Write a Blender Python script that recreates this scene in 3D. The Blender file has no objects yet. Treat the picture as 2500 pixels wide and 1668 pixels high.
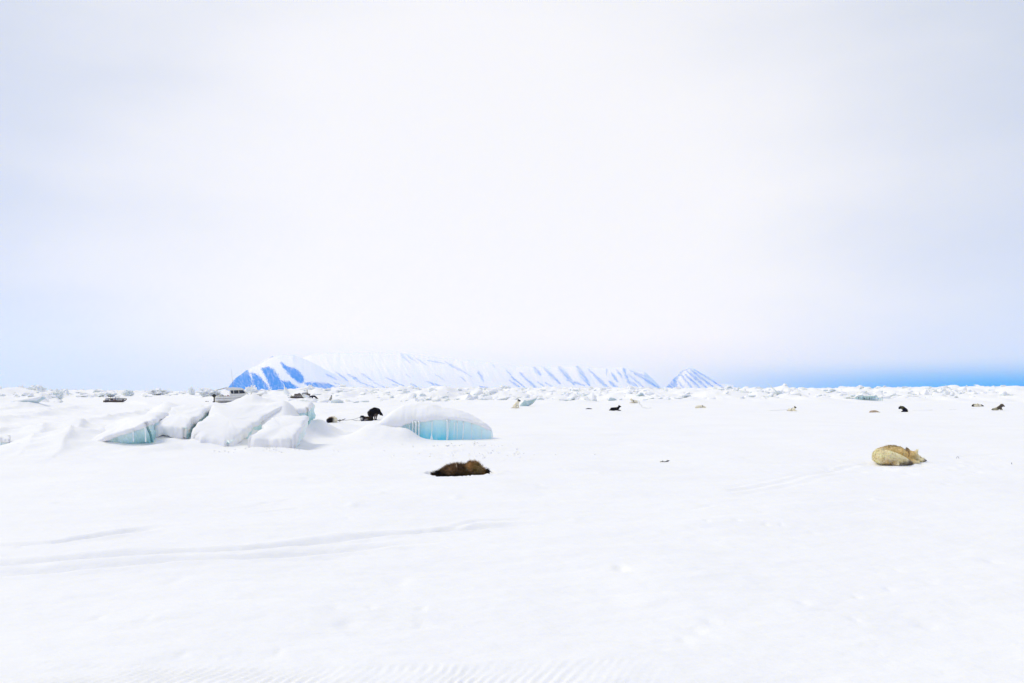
import bpy, bmesh, math, random
import numpy as np
from mathutils import Vector, Matrix, noise as mnoise

R = math.radians
sc = bpy.context.scene
col = sc.collection
random.seed(7)

# ------------------------------------------------------------------ camera
CAM_H, FPX = 1.30, 1944.0                 # eye height, focal length in photo pixels (28 mm lens)
PITCH = math.atan(121.0 / FPX)
cd = bpy.data.cameras.new('camera')
cam = bpy.data.objects.new('camera', cd)
col.objects.link(cam)
cam.location = (0, 0, CAM_H)
cam.rotation_euler = (R(90) + PITCH, 0, 0)
cd.sensor_width, cd.lens = 36.0, 28.0
cd.clip_start, cd.clip_end = 0.05, 120000.0
sc.camera = cam

# ------------------------------------------------------------------ world: high overcast with a glow ahead
SUN_EL, SUN_AZ = R(47), R(-75)            # azimuth from straight ahead, negative is left
world = bpy.data.worlds.new('World')
sc.world = world
world.use_nodes = True
nt = world.node_tree
for n in list(nt.nodes):
    nt.nodes.remove(n)


def wn(t, **k):
    n = nt.nodes.new(t)
    for a, b in k.items():
        setattr(n, a, b)
    return n


def wmath(op, a, b=None, c=None, clamp=False):
    n = wn('ShaderNodeMath', operation=op, use_clamp=clamp)
    for i, v in enumerate((a, b, c)):
        if v is None:
            continue
        if isinstance(v, (int, float)):
            n.inputs[i].default_value = v
        else:
            nt.links.new(v, n.inputs[i])
    return n.outputs[0]


def wrange(v, a, b, c=0.0, d=1.0):
    n = wn('ShaderNodeMapRange', interpolation_type='SMOOTHSTEP')
    nt.links.new(v, n.inputs[0])
    for i, x in enumerate((a, b, c, d)):
        n.inputs[1 + i].default_value = x
    return n.outputs[0]


def wmix(f, a, b):
    n = wn('ShaderNodeMix', data_type='RGBA')
    nt.links.new(f, n.inputs[0])
    for s, v in ((n.inputs[6], a), (n.inputs[7], b)):
        if isinstance(v, tuple):
            s.default_value = (*v, 1)
        else:
            nt.links.new(v, s)
    return n.outputs[2]


tc = wn('ShaderNodeTexCoord')
sep = wn('ShaderNodeSeparateXYZ')
nt.links.new(tc.outputs['Generated'], sep.inputs[0])
elev = wmath('ARCSINE', sep.outputs[2])
azim = wmath('ARCTAN2', sep.outputs[0], sep.outputs[1])
# angle from the bright part of the cloud deck
dot = wn('ShaderNodeVectorMath', operation='DOT_PRODUCT')
nt.links.new(tc.outputs['Generated'], dot.inputs[0])
ga, ge = R(-1.0), R(11)
dot.inputs[1].default_value = (math.sin(ga) * math.cos(ge), math.cos(ga) * math.cos(ge), math.sin(ge))
ang = wmath('ARCCOSINE', wmath('MINIMUM', dot.outputs['Value'], 1.0))
nz = wn('ShaderNodeTexNoise')
mp = wn('ShaderNodeMapping')
mp.inputs['Scale'].default_value = (2.2, 2.2, 7.0)
nt.links.new(tc.outputs['Generated'], mp.inputs[0])
nt.links.new(mp.outputs[0], nz.inputs['Vector'])
nz.inputs['Scale'].default_value = 1.6
nz.inputs['Detail'].default_value = 4
ang2 = wmath('ADD', ang, wmath('MULTIPLY', wmath('SUBTRACT', nz.outputs[0], 0.5), 0.24))
cloud = wmix(wrange(ang2, R(12), R(41)), (0.845, 0.84, 0.855), (0.56, 0.60, 0.66))
# pale blue-grey lower deck just above the horizon, deep blue gap under it on the right
low = wrange(elev, R(0.2), R(4.2), 1.0, 0.0)
cloud = wmix(wmath('MULTIPLY', low, 0.45), cloud, (0.52, 0.58, 0.40))
gap_az = wrange(azim, R(7), R(31))
gap_el = wmath('POWER', wrange(wmath('ADD', elev, wmath('MULTIPLY', wmath('SUBTRACT', nz.outputs[0], 0.5), 0.018)), R(0.25), R(2.5), 1.0, 0.0), 1.1)
cloud = wmix(wmath('MULTIPLY', gap_az, gap_el), cloud, (0.06, 0.17, 0.74))
bg_c = wn('ShaderNodeBackground')
nt.links.new(cloud, bg_c.inputs[0])
bg_c.inputs[1].default_value = 1.0
sky = wn('ShaderNodeTexSky', sky_type='NISHITA')
sky.sun_disc = False
sky.sun_elevation = SUN_EL
sky.sun_rotation = SUN_AZ
bg_s = wn('ShaderNodeBackground')
nt.links.new(sky.outputs[0], bg_s.inputs[0])
bg_s.inputs[1].default_value = 0.08
mx = wn('ShaderNodeMixShader')
mx.inputs[0].default_value = 0.94
nt.links.new(bg_s.outputs[0], mx.inputs[1])
nt.links.new(bg_c.outputs[0], mx.inputs[2])
wo = wn('ShaderNodeOutputWorld')
nt.links.new(mx.outputs[0], wo.inputs[0])

# ------------------------------------------------------------------ sun (behind thin cloud)
sd = bpy.data.lights.new('sun', 'SUN')
sd.energy, sd.angle, sd.color = 1.5, R(22), (1.0, 0.965, 0.92)
sun = bpy.data.objects.new('sun', sd)
col.objects.link(sun)
sv = Vector((math.sin(SUN_AZ) * math.cos(SUN_EL), math.cos(SUN_AZ) * math.cos(SUN_EL), math.sin(SUN_EL)))
sun.rotation_euler = sv.to_track_quat('Z', 'Y').to_euler()

sc.view_settings.view_transform = 'Standard'
sc.view_settings.look = 'None'
sc.view_settings.exposure = 0.22
sc.view_settings.gamma = 1.0
sc.view_settings.use_curve_mapping = False
sc.render.engine = 'CYCLES'
sc.cycles.use_denoising = True
sc.cycles.volume_bounces = 4
sc.cycles.max_bounces = 8


# ------------------------------------------------------------------ small helpers
def ray(px, py):
    a, b = (px - 1250.0) / FPX, (834.0 - py) / FPX
    return Vector((a, math.cos(PITCH) - b * math.sin(PITCH), math.sin(PITCH) + b * math.cos(PITCH)))


def G(px, py, z=0.0):                     # point of the plane at height z
    d = ray(px, py)
    t = (z - CAM_H) / d.z
    return Vector((d.x * t, d.y * t, z))


def P(px, py, y):                         # point at forward distance y
    d = ray(px, py)
    t = y / d.y
    return Vector((d.x * t, y, CAM_H + d.z * t))


def tag(o, label=None, cat=None, group=None, kind=None):
    for k, v in (('label', label), ('category', cat), ('group', group), ('kind', kind)):
        if v:
            o[k] = v
    return o


def empty(name, loc, rz=0.0):
    o = bpy.data.objects.new(name, None)
    o.location = loc
    o.rotation_euler = (0, 0, rz)
    o.empty_display_size = 0.1
    col.objects.link(o)
    return o


def mk(name, me, mat=None, parent=None, smooth=True):
    o = bpy.data.objects.new(name, me)
    col.objects.link(o)
    if mat is not None and not me.materials:
        me.materials.append(mat)
    if parent is not None:
        o.parent = parent
    if smooth and len(me.polygons):
        me.polygons.foreach_set('use_smooth', [True] * len(me.polygons))
    return o


def mesh(name, verts, faces):
    me = bpy.data.meshes.new(name)
    me.from_pydata([tuple(v) for v in verts], [], faces)
    me.update()
    return me


def np_mesh(name, V, F):                  # V (n,3), F (m,4) or (m,3)
    me = bpy.data.meshes.new(name)
    k = F.shape[1]
    me.vertices.add(len(V))
    me.vertices.foreach_set('co', np.ascontiguousarray(V, np.float32).ravel())
    me.loops.add(F.size)
    me.loops.foreach_set('vertex_index', np.ascontiguousarray(F, np.int32).ravel())
    me.polygons.add(len(F))
    me.polygons.foreach_set('loop_start', np.arange(0, F.size, k, dtype=np.int32))
    me.update(calc_edges=True)
    me.validate()
    return me


def set_col(me, name, C):
    at = me.color_attributes.new(name, 'FLOAT_COLOR', 'POINT')
    if C.shape[1] == 3:
        C = np.concatenate([C, np.ones((len(C), 1))], 1)
    at.data.foreach_set('color', np.ascontiguousarray(C, np.float32).ravel())


def _hash(i, j, s):
    n = (i.astype(np.int64) * 374761393 + j.astype(np.int64) * 668265263 + s * 974634533) & 0x7fffffff
    n = ((n ^ (n >> 13)) * 1274126177) & 0x7fffffff
    return ((n ^ (n >> 16)) & 0xffff) / 65535.0


def vnoise(x, y, s=0):
    i, j = np.floor(x), np.floor(y)
    u, v = x - i, y - j
    u, v = u * u * u * (u * (u * 6 - 15) + 10), v * v * v * (v * (v * 6 - 15) + 10)
    a, b = _hash(i, j, s), _hash(i + 1, j, s)
    c, d = _hash(i, j + 1, s), _hash(i + 1, j + 1, s)
    return (a + (b - a) * u) * (1 - v) + (c + (d - c) * u) * v


def fbm(x, y, s=0, octv=4, gain=0.5):
    t, a, n = 0.0, 1.0, 0.0
    for k in range(octv):
        t = t + a * (vnoise(x, y, s + 17 * k) - 0.5)
        n += a
        x, y, a = x * 2.03 + 11.3, y * 2.03 + 5.7, a * gain
    return t / n * 2


def sstep(a, b, x):
    t = np.clip((x - a) / (b - a), 0, 1)
    return t * t * (3 - 2 * t)


def seg_dist(x, y, a, b):                 # distance to a segment and the parameter along it
    dx, dy = b[0] - a[0], b[1] - a[1]
    t = np.clip(((x - a[0]) * dx + (y - a[1]) * dy) / (dx * dx + dy * dy + 1e-12), 0, 1)
    return np.hypot(x - a[0] - t * dx, y - a[1] - t * dy), t


# ------------------------------------------------------------------ materials
def material(name):
    m = bpy.data.materials.new(name)
    m.use_nodes = True
    t = m.node_tree
    return m, t, t.nodes['Principled BSDF']


def noise_node(t, scale, detail=4, rough=0.55, vec='Object', stretch=None):
    c = t.nodes.new('ShaderNodeTexCoord')
    n = t.nodes.new('ShaderNodeTexNoise')
    n.inputs['Scale'].default_value = scale
    n.inputs['Detail'].default_value = detail
    n.inputs['Roughness'].default_value = rough
    src = c.outputs[vec]
    if stretch:
        m = t.nodes.new('ShaderNodeMapping')
        m.inputs['Scale'].default_value = stretch
        t.links.new(src, m.inputs[0])
        src = m.outputs[0]
    t.links.new(src, n.inputs['Vector'])
    return n


def mixc(t, f, a, b):
    n = t.nodes.new('ShaderNodeMix')
    n.data_type = 'RGBA'
    if isinstance(f, (int, float)):
        n.inputs[0].default_value = f
    else:
        t.links.new(f, n.inputs[0])
    for s, v in ((n.inputs[6], a), (n.inputs[7], b)):
        if isinstance(v, tuple):
            s.default_value = (*v, 1)
        else:
            t.links.new(v, s)
    return n.outputs[2]


def ramp(t, f, a, b):
    n = t.nodes.new('ShaderNodeMapRange')
    t.links.new(f, n.inputs[0])
    n.inputs[1].default_value, n.inputs[2].default_value = a, b
    return n.outputs[0]


def bump(t, p, h, strength, dist):
    b = t.nodes.new('ShaderNodeBump')
    b.inputs['Strength'].default_value = strength
    b.inputs['Distance'].default_value = dist
    t.links.new(h, b.inputs['Height'])
    t.links.new(b.outputs[0], p.inputs['Normal'])


SNOW_A, SNOW_B = (0.89, 0.88, 0.892), (0.868, 0.858, 0.876)


def snow_material(name, scale=9.0, dist=0.02):
    m, t, p = material(name)
    n = noise_node(t, scale, 6, 0.6, stretch=(0.6, 1.0, 1.0))
    n2 = noise_node(t, scale * 0.06, 3)
    t.links.new(mixc(t, ramp(t, n2.outputs[0], 0.35, 0.65), SNOW_A, SNOW_B), p.inputs['Base Color'])
    p.inputs['Roughness'].default_value = 0.75
    p.inputs['Specular IOR Level'].default_value = 0.25
    bump(t, p, n.outputs[0], 0.6, dist)
    return m


M_SNOW = snow_material('snow', 7.0, 0.032)
M_COVER = snow_material('snow_cover', 6.0, 0.03)


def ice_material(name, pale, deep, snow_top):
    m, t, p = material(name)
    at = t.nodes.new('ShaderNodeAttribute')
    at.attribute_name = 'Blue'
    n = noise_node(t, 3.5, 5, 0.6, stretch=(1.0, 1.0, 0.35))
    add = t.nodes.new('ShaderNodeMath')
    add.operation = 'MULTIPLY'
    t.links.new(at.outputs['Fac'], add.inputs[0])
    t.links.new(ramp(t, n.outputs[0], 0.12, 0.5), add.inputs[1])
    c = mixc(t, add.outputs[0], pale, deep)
    rg = 0.35
    if snow_top:                          # snow lies on whatever faces up
        g = t.nodes.new('ShaderNodeNewGeometry')
        s = t.nodes.new('ShaderNodeSeparateXYZ')
        t.links.new(g.outputs['Normal'], s.inputs[0])
        n3 = noise_node(t, 2.2, 4)
        a2 = t.nodes.new('ShaderNodeMath')
        a2.operation = 'ADD'
        t.links.new(s.outputs[2], a2.inputs[0])
        m2 = t.nodes.new('ShaderNodeMath')
        m2.operation = 'MULTIPLY_ADD'
        t.links.new(n3.outputs[0], m2.inputs[0])
        m2.inputs[1].default_value, m2.inputs[2].default_value = 0.9, -0.45
        t.links.new(m2.outputs[0], a2.inputs[1])
        f = ramp(t, a2.outputs[0], -0.05, 0.25)
        c = mixc(t, f, c, SNOW_A)
        t.links.new(mixr(t, f, rg, 0.8), p.inputs['Roughness'])
    else:
        p.inputs['Roughness'].default_value = rg
    t.links.new(c, p.inputs['Base Color'])
    p.inputs['Specular IOR Level'].default_value = 0.35
    bump(t, p, n.outputs[0], 0.5, 0.05)
    return m


def mixr(t, f, a, b):
    n = t.nodes.new('ShaderNodeMapRange')
    t.links.new(f, n.inputs[0])
    n.inputs[3].default_value, n.inputs[4].default_value = a, b
    return n.outputs[0]


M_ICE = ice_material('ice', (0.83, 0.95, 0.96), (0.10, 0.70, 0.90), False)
M_TEAL = ice_material('teal_ice', (0.86, 0.92, 0.92), (0.14, 0.54, 0.58), False)
M_BLOCK = ice_material('ridge_ice', (0.82, 0.85, 0.86), (0.42, 0.58, 0.60), True)


def plain(name, c, rough=0.6, var=0.15, scale=12.0, metal=0.0):
    m, t, p = material(name)
    n = noise_node(t, scale, 4)
    lo = tuple(x * (1 - var) for x in c)
    hi = tuple(min(1, x * (1 + var)) for x in c)
    t.links.new(mixc(t, ramp(t, n.outputs[0], 0.3, 0.7), lo, hi), p.inputs['Base Color'])
    p.inputs['Roughness'].default_value = rough
    p.inputs['Metallic'].default_value = metal
    return m


M_ICICLE = plain('icicle_ice', (0.80, 0.86, 0.88), 0.25, 0.05)
M_BOAT = plain('boat_paint', (0.74, 0.73, 0.71), 0.4, 0.08, 3)
M_TRIM = plain('grey_trim', (0.32, 0.32, 0.33), 0.5)
M_GLASS = plain('dark_glass', (0.03, 0.035, 0.045), 0.12, 0.2)
M_BLACK = plain('black_plastic', (0.025, 0.024, 0.026), 0.5)
M_STEEL = plain('steel_tube', (0.30, 0.30, 0.31), 0.4, 0.1, 20, 0.4)
M_WOOD = plain('weathered_wood', (0.20, 0.165, 0.145), 0.8, 0.3, 30)
M_DARKWOOD = plain('dark_wood', (0.085, 0.065, 0.055), 0.8, 0.3, 30)
M_TARP = plain('grey_tarp', (0.42, 0.43, 0.45), 0.6, 0.1, 6)
M_RED = plain('faded_red_cloth', (0.42, 0.27, 0.27), 0.8, 0.15)
M_ROPE = plain('grey_rope', (0.30, 0.31, 0.30), 0.9)
M_DARKROPE = plain('dark_rope', (0.07, 0.06, 0.06), 0.9)
M_STRAP_TEAL = plain('turquoise_webbing', (0.03, 0.22, 0.21), 0.7)
M_STRAP_TAN = plain('tan_webbing', (0.55, 0.42, 0.30), 0.7)
M_STRAP_DARK = plain('dark_webbing', (0.07, 0.055, 0.04), 0.7)
M_NOSE = plain('nose_leather', (0.012, 0.011, 0.012), 0.35)

m, t, p = material('dog_fur')
at = t.nodes.new('ShaderNodeAttribute')
at.attribute_name = 'Col'
n = noise_node(t, 70, 4, 0.6, stretch=(0.35, 1, 1))
t.links.new(mixc(t, ramp(t, n.outputs[0], 0.3, 0.75), at.outputs['Color'], mixc(t, 0.18, at.outputs['Color'], (0.0, 0.0, 0.0))), p.inputs['Base Color'])
p.inputs['Roughness'].default_value = 0.9
p.inputs['Specular IOR Level'].default_value = 0.15
bump(t, p, n.outputs[0], 0.6, 0.01)
M_FUR = m

m, t, p = material('mountain_rock_and_snow')
at = t.nodes.new('ShaderNodeAttribute')
at.attribute_name = 'Col'
t.links.new(at.outputs['Color'], p.inputs['Base Color'])
p.inputs['Roughness'].default_value = 0.95
p.inputs['Specular IOR Level'].default_value = 0.1
M_MOUNT = m

# ------------------------------------------------------------------ ground: one sheet of sea-ice snow to the horizon
SNOW_MOUNDS = [                            # px, py of the foot centre, half width m, half depth m, height m, power
    (890, 1077, 0.6, 0.6, 0.17, 1),
    (1140, 1087, 0.9, 0.22, 0.07, 1),
    (612, 986, 1.7, 2.0, 0.75, 1),
    (940, 1078, 0.75, 0.7, 0.36, 1),       # bank in front of the left end of the blue ice
    (992, 1080, 0.42, 0.45, 0.17, 1),
    (730, 1068, 0.7, 0.9, 0.35, 1),
    (60, 996, 1.6, 2.5, 0.5, 1),
    (120, 992, 2.5, 2.5, 0.3, 1),
    (880, 1040, 1.0, 1.2, 0.06, 1),
    (500, 1093, 1.1, 0.5, 0.15, 1),        # drifts along the front of the slabs
    (655, 1103, 0.9, 0.4, 0.13, 1),
    (400, 1082, 0.5, 0.5, 0.10, 1),
    (770, 1072, 0.7, 1.2, 0.40, 1),
    (395, 1074, 0.5, 0.6, 0.12, 1),
    (230, 1086, 0.6, 0.6, 0.12, 1),
    (30, 1078, 0.7, 0.8, 0.12, 1),
    (905, 1052, 1.2, 1.4, 0.08, 1),
    (810, 1050, 1.3, 1.2, 0.20, 1),
    (735, 1040, 0.9, 1.2, 0.35, 1),
    (1140, 1098, 1.2, 0.55, 0.07, 1),
    (165, 1090, 1.1, 1.3, 0.26, 1),
    (250, 1072, 1.0, 1.3, 0.30, 1),
    (80, 1075, 1.1, 2.0, 0.16, 1),
    (15, 1068, 0.5, 0.8, 0.22, 1),
    (640, 985, 3.2, 4.0, 0.42, 1),         # drift over the bow of the boat
    (2445, 1000, 1.0, 1.5, 0.10, 1),
    (1545, 986, 2.5, 3.0, 0.25, 1),
    (1460, 1004, 2.0, 2.0, 0.05, 1),
]
MOUNDS = []
for px, py, hw, hd, hh, pw in SNOW_MOUNDS:
    g = G(px, py)
    MOUNDS.append((g.x, g.y, hw, hd, hh))

TRACKS = [  # photo-plane polylines on the snow, half width, depth
    ([(-120, 1388), (0, 1384), (106, 1380), (238, 1372), (366, 1362), (468, 1355), (596, 1347), (766, 1323), (894, 1308), (1040, 1292), (1240, 1277), (1400, 1271)], 0.08, 0.042),
    ([(-120, 1412), (0, 1408), (170, 1400), (306, 1392), (425, 1381), (596, 1370), (723, 1355), (894, 1338), (1100, 1318)], 0.08, 0.038),
    ([(-120, 1342), (0, 1338), (128, 1332), (213, 1317), (277, 1306), (420, 1290)], 0.07, 0.036),
    ([(553, 1245), (640, 1232), (723, 1219)], 0.05, 0.012),
    ([(617, 1256), (742, 1242)], 0.05, 0.012),
    ([(1330, 1193), (1440, 1196), (1530, 1200), (1660, 1206)], 0.07, 0.016),
    ([(1070, 1288), (1102, 1283), (1166, 1268), (1290, 1262)], 0.05, 0.014),
    ([(1640, 1241), (1700, 1238), (1745, 1230)], 0.05, 0.014),
    ([(1785, 1201), (1850, 1187), (1995, 1153), (2120, 1128), (2260, 1120), (2350, 1119), (2420, 1112), (2520, 1103), (2640, 1095)], 0.08, 0.011),
    ([(1760, 1195), (1820, 1180), (1910, 1163), (1990, 1147)], 0.07, 0.007),
    ([(2060, 1150), (1900, 1190), (1780, 1215)], 0.07, 0.006),
    ([(1260, 1066), (1480, 1060), (1700, 1058), (1900, 1052), (2300, 1047), (2560, 1045)], 0.12, 0.03),
    ([(1500, 1030), (1800, 1040), (2200, 1042), (2520, 1040)], 0.15, 0.03),
    ([(2225, 1001), (2280, 1001), (2380, 998)], 0.10, 0.03),
    ([(1560, 985), (1575, 993), (1585, 997), (1610, 999)], 0.10, 0.03),
    ([(1870, 1002), (1915, 1001)], 0.08, 0.03),
    ([(300, 983), (340, 985), (365, 990)], 0.3, 0.06),
    ([(60, 1015), (110, 1012), (150, 1002), (205, 999)], 0.25, 0.07),
    ([(0, 1010), (40, 1003)], 0.25, 0.06),
]
TRK = [([G(a, b) for a, b in pl], w, d) for pl, w, d in TRACKS]

CRESTS = [  # photo-plane polyline, height, gentle width, steep width
    ([(138, 1112), (160, 1098), (185, 1082), (214, 1062), (245, 1044)], 0.17, 0.9, 0.16),
    ([(60, 1104), (95, 1085), (125, 1064), (170, 1042)], 0.12, 0.9, 0.2),
    ([(62, 1017), (110, 1013), (150, 1003), (205, 999)], 0.30, 2.2, 0.45),
    ([(-30, 1006), (20, 1003), (48, 997)], 0.28, 2.0, 0.4),
    ([(-30, 1034), (20, 1030), (62, 1024), (110, 1020)], 0.16, 1.4, 0.3),
    ([(190, 1036), (250, 1026), (330, 1014), (380, 1004)], 0.22, 1.5, 0.35),
    ([(-40, 1086), (10, 1080), (60, 1076), (90, 1080)], 0.12, 0.8, 0.2),
    ([(300, 985), (345, 987), (366, 992)], 0.35, 3.0, 0.6),
    ([(820, 1068), (850, 1071), (885, 1067), (905, 1060)], 0.10, 0.7, 0.14),
]
CRS = [([G(a, b) for a, b in pl], hh, wg, ws) for pl, hh, wg, ws in CRESTS]
PITC = G(1126, 1157)
DOG1 = G(2192, 1135)
rs = random.Random(5)
DIMPLES = []
for (px, py, w, d) in [(1725, 1270, .05, .03), (1800, 1268, .06, .035), (1870, 1275, .05, .03), (1985, 1290, .05, .03), (1908, 1275, .04, .03),
                       (1960, 1456, .06, .02), (2170, 1425, .06, .02), (2270, 1412, .07, .02), (2190, 1380, .05, .015), (2090, 1441, .05, .02),
                       (2420, 1360, .06, .02), (1735, 1500, .08, .02), (1700, 1520, .08, .02), (2090, 1495, .06, .018), (1670, 1543, .07, .02),
                       (820, 1484, .06, .015), (850, 1520, .09, .02), (905, 1480, .05, .02), (1030, 1478, .05, .02), (240, 1518, .05, .02), (360, 1523, .04, .012),
                       (1030, 1518, .07, .02), (95, 1354, .03, .02), (850, 1268, .05, .02), (445, 1603, .04, .015), (680, 1590, .04, .015), (545, 1607, .03, .012)]:
    g = G(px, py)
    DIMPLES.append((g.x, g.y, w * .62, w * 1.1, d * .45))
for k in range(260):                       # scuffed snow: round the dogs, round the ice, along the right
    z = rs.choice(['dog', 'dog', 'ice', 'right', 'all', 'all'])
    if z == 'dog':
        c = DOG1
        x, y = c.x + rs.gauss(0, .9), c.y + rs.gauss(-.1, .6)
    elif z == 'ice':
        c = G(1150, 1110)
        x, y = c.x + rs.gauss(0, .9), c.y + rs.gauss(0, 1.2)
    elif z == 'right':
        c = G(2400, 1150)
        x, y = c.x + rs.gauss(0, 1.8), c.y + rs.gauss(0, 1.2)
    else:
        y = rs.uniform(4, 24)
        x = rs.uniform(-.7, .7) * y
    s = rs.uniform(.03, .08)
    DIMPLES.append((x, y, s, s * rs.uniform(1, 2.2), rs.uniform(.006, .022) * rs.choice([1, 1, -1])))
RIDGE_PH = 3.7


def ridge_base(x, y):                      # pressure ridge: snowed-in rubble between about 85 and 400 m
    r = np.hypot(x, y)
    pxx = x / np.maximum(y, 1) * FPX + 1250
    start = 88 + 22 * fbm(x * 0.03, y * 0.01, 31, 2) + 95 * sstep(640, 420, pxx) * sstep(100, 180, pxx) - 0.0
    a = sstep(0, 26, r - start) * sstep(1200, 380, r)
    lump = np.abs(fbm(x * 0.22, y * 0.12, 41, 4)) * 1.3 + np.maximum(0, fbm(x * 0.07, y * 0.05, 43, 3)) * 1.5
    slabs = np.maximum(0, vnoise(x * 0.45 + y * 0.1, y * 0.3, 47) - 0.5) * 1.2 + np.maximum(0, vnoise(x * 0.16 - y * 0.04, y * 0.1, 48) - 0.55) * 1.6
    right = 0.55 + 0.45 * sstep(500, 760, pxx) + 0.3 * sstep(420, 150, pxx)
    return a * right * (0.12 + 0.8 * lump + 0.6 * slabs + 0.75 * sstep(0, 90, r - start))


def ground_h(x, y):
    x = np.asarray(x, float)
    y = np.asarray(y, float)
    r = np.hypot(x, y)
    near = sstep(60, 20, r)
    h = 0.055 * fbm(x * 0.35, y * 0.18, 1, 3) + near * 0.032 * fbm(x * 0.6 + y * 0.2, y * 1.7, 2, 4) + near * sstep(25, 8, r) * 0.005 * fbm(x * 5, y * 9, 3, 3)
    h = h + sstep(12, 60, r) * sstep(200, 80, r) * 0.06 * fbm(x * 0.16, y * 0.10, 4, 4)
    left = sstep(-2, -9, x) * sstep(12, 20, y) * sstep(120, 40, y)
    h = h + left * (0.18 * fbm(x * 0.35, y * 0.5, 6, 4) + 0.10 * np.abs(fbm(x * 0.9, y * 0.8, 7, 3)))
    for mx_, my_, hw, hd, hh in MOUNDS:
        q = ((x - mx_) / hw) ** 2 + ((y - my_) / hd) ** 2
        h = h + hh * np.exp(-q * 1.3) * (1 + 0.25 * fbm(x * 1.6, y * 1.6, 8, 3))
    for pl, w, d in TRK:
        best = np.full(x.shape, 1e9)
        along = np.zeros(x.shape)
        n = len(pl) - 1
        for k in range(n):
            dd, tt = seg_dist(x, y, pl[k], pl[k + 1])
            use = dd < best
            best = np.where(use, dd, best)
            along = np.where(use, (k + tt) / n, along)
        wob = 1 + 0.35 * fbm(x * 2.3, y * 2.3, 9, 3)
        fade = 0.55 + 0.45 * sstep(0.0, 0.25, vnoise(x * 0.9, y * 0.9, 10))
        e = best / (w * wob)
        h = h - d * fade * np.exp(-e ** 2 * 1.2) * sstep(0, 0.04, along + 0.02) * sstep(1.0, 0.85, along) + 0.3 * d * fade * np.exp(-(e - 2.0) ** 2 * 1.6) * sstep(1.0, 0.85, along)
    for pl, hh, wg, ws in CRS:
        best = np.full(x.shape, 1e9)
        side = np.zeros(x.shape)
        along = np.zeros(x.shape)
        for k in range(len(pl) - 1):
            dd, tt = seg_dist(x, y, pl[k], pl[k + 1])
            use = dd < best
            best = np.where(use, dd, best)
            along = np.where(use, (k + tt) / (len(pl) - 1), along)
            sg = (pl[k + 1].x - pl[k].x) * (y - pl[k].y) - (pl[k + 1].y - pl[k].y) * (x - pl[k].x)
            side = np.where(use, sg, side)
        best = best + 0.12 * fbm(x * 1.2, y * 1.2, 16, 3)
        w_ = np.where(side > 0, wg, ws)
        h = h + hh * np.exp(-np.maximum(best, 0) / w_ * 1.2) * np.sin(np.clip(along * 0.92 + 0.04, 0, 1) * math.pi) ** 0.7 * (1 + 0.3 * fbm(x, y, 18, 3))
    # the bank that the tilted slabs are drifted into
    pxx = x / np.maximum(y, 1) * FPX + 1250
    bank = np.maximum(np.clip(y - 18.15, 0, 2.75) * 0.34 - 0.07, 0) * sstep(270, 420, pxx) * sstep(770, 690, pxx) * sstep(25.5, 21.2, y)
    for a_, b_, wc in ((P(556, 1092, 17.9), P(655, 1034, 19.5), 0.26), (P(446, 1076, 18.3), P(520, 1000, 20.5), 0.15)):
        dd, tt = seg_dist(x, y, a_, b_)
        bank = bank * ((0.0 if wc > 0.2 else 0.6) + (1.0 if wc > 0.2 else 0.4) * sstep(0.3 * wc, 1.5 * wc, dd))
    h = h + bank * (1 + 0.12 * fbm(x * 1.3, y * 1.3, 23, 3))
    for dx, dy, sx, sy, d in DIMPLES:
        m_ = (np.abs(x - dx) < 4 * sx) & (np.abs(y - dy) < 4 * sy)
        if m_.any():
            q = (((x[m_] - dx) / sx) ** 2 + ((y[m_] - dy) / sy) ** 2) * (1 + 0.7 * fbm(x[m_] * 9, y[m_] * 9, 15, 2))
            h[m_] = h[m_] - d * np.exp(-q)
    # rippled belt print of a snowmobile across the near left
    for yc, hw_, amp, xr in ((3.72, 0.24, 0.0055, 0.9), (3.30, 0.10, 0.005, 2.5)):
        yb = yc + 0.04 * x + 0.03 * np.sin(x * 1.3)
        band = sstep(hw_, hw_ * 0.7, np.abs(y - yb)) * sstep(xr, xr - 0.9, x) * (0.35 + 0.65 * sstep(.3, .6, vnoise(x * 1.7, y * 3, 12)))
        h = h + band * (amp * np.sin((x - 0.38 * (y - yb) + 0.01 * np.sin(y * 9) + 0.035 * fbm(x * 2.1, y * 4, 19, 3)) * 2 * math.pi / 0.052) * (0.2 + 1.1 * vnoise(x * 3.1, y * 7, 20)) - 0.004)
    # hollow melted by the brown dog
    q = np.sqrt(((x - PITC.x) / 0.58) ** 2 + ((y - PITC.y - 0.02) / 0.36) ** 2) * (1 + 0.22 * fbm(x * 8, y * 8, 13, 4))
    h = h - 0.17 * sstep(1.12, 0.72, q) + (0.012 + 0.03 * np.maximum(0, fbm(x * 11, y * 11, 25, 3))) * np.exp(-(q - 1.15) ** 2 * 22)
    # nest of the curled dog
    q = np.sqrt(((x - DOG1.x) / 0.55) ** 2 + ((y - DOG1.y - 0.1) / 0.36) ** 2)
    h = h - 0.02 * sstep(1.2, 0.8, q) + 0.015 * np.exp(-(q - 1.3) ** 2 * 14) * (0.5 + fbm(x * 6, y * 6, 14, 3))
    h = h + ridge_base(x, y)
    return h


def gz(x, y):
    return float(ground_h(np.array([x]), np.array([y]))[0])


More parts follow.
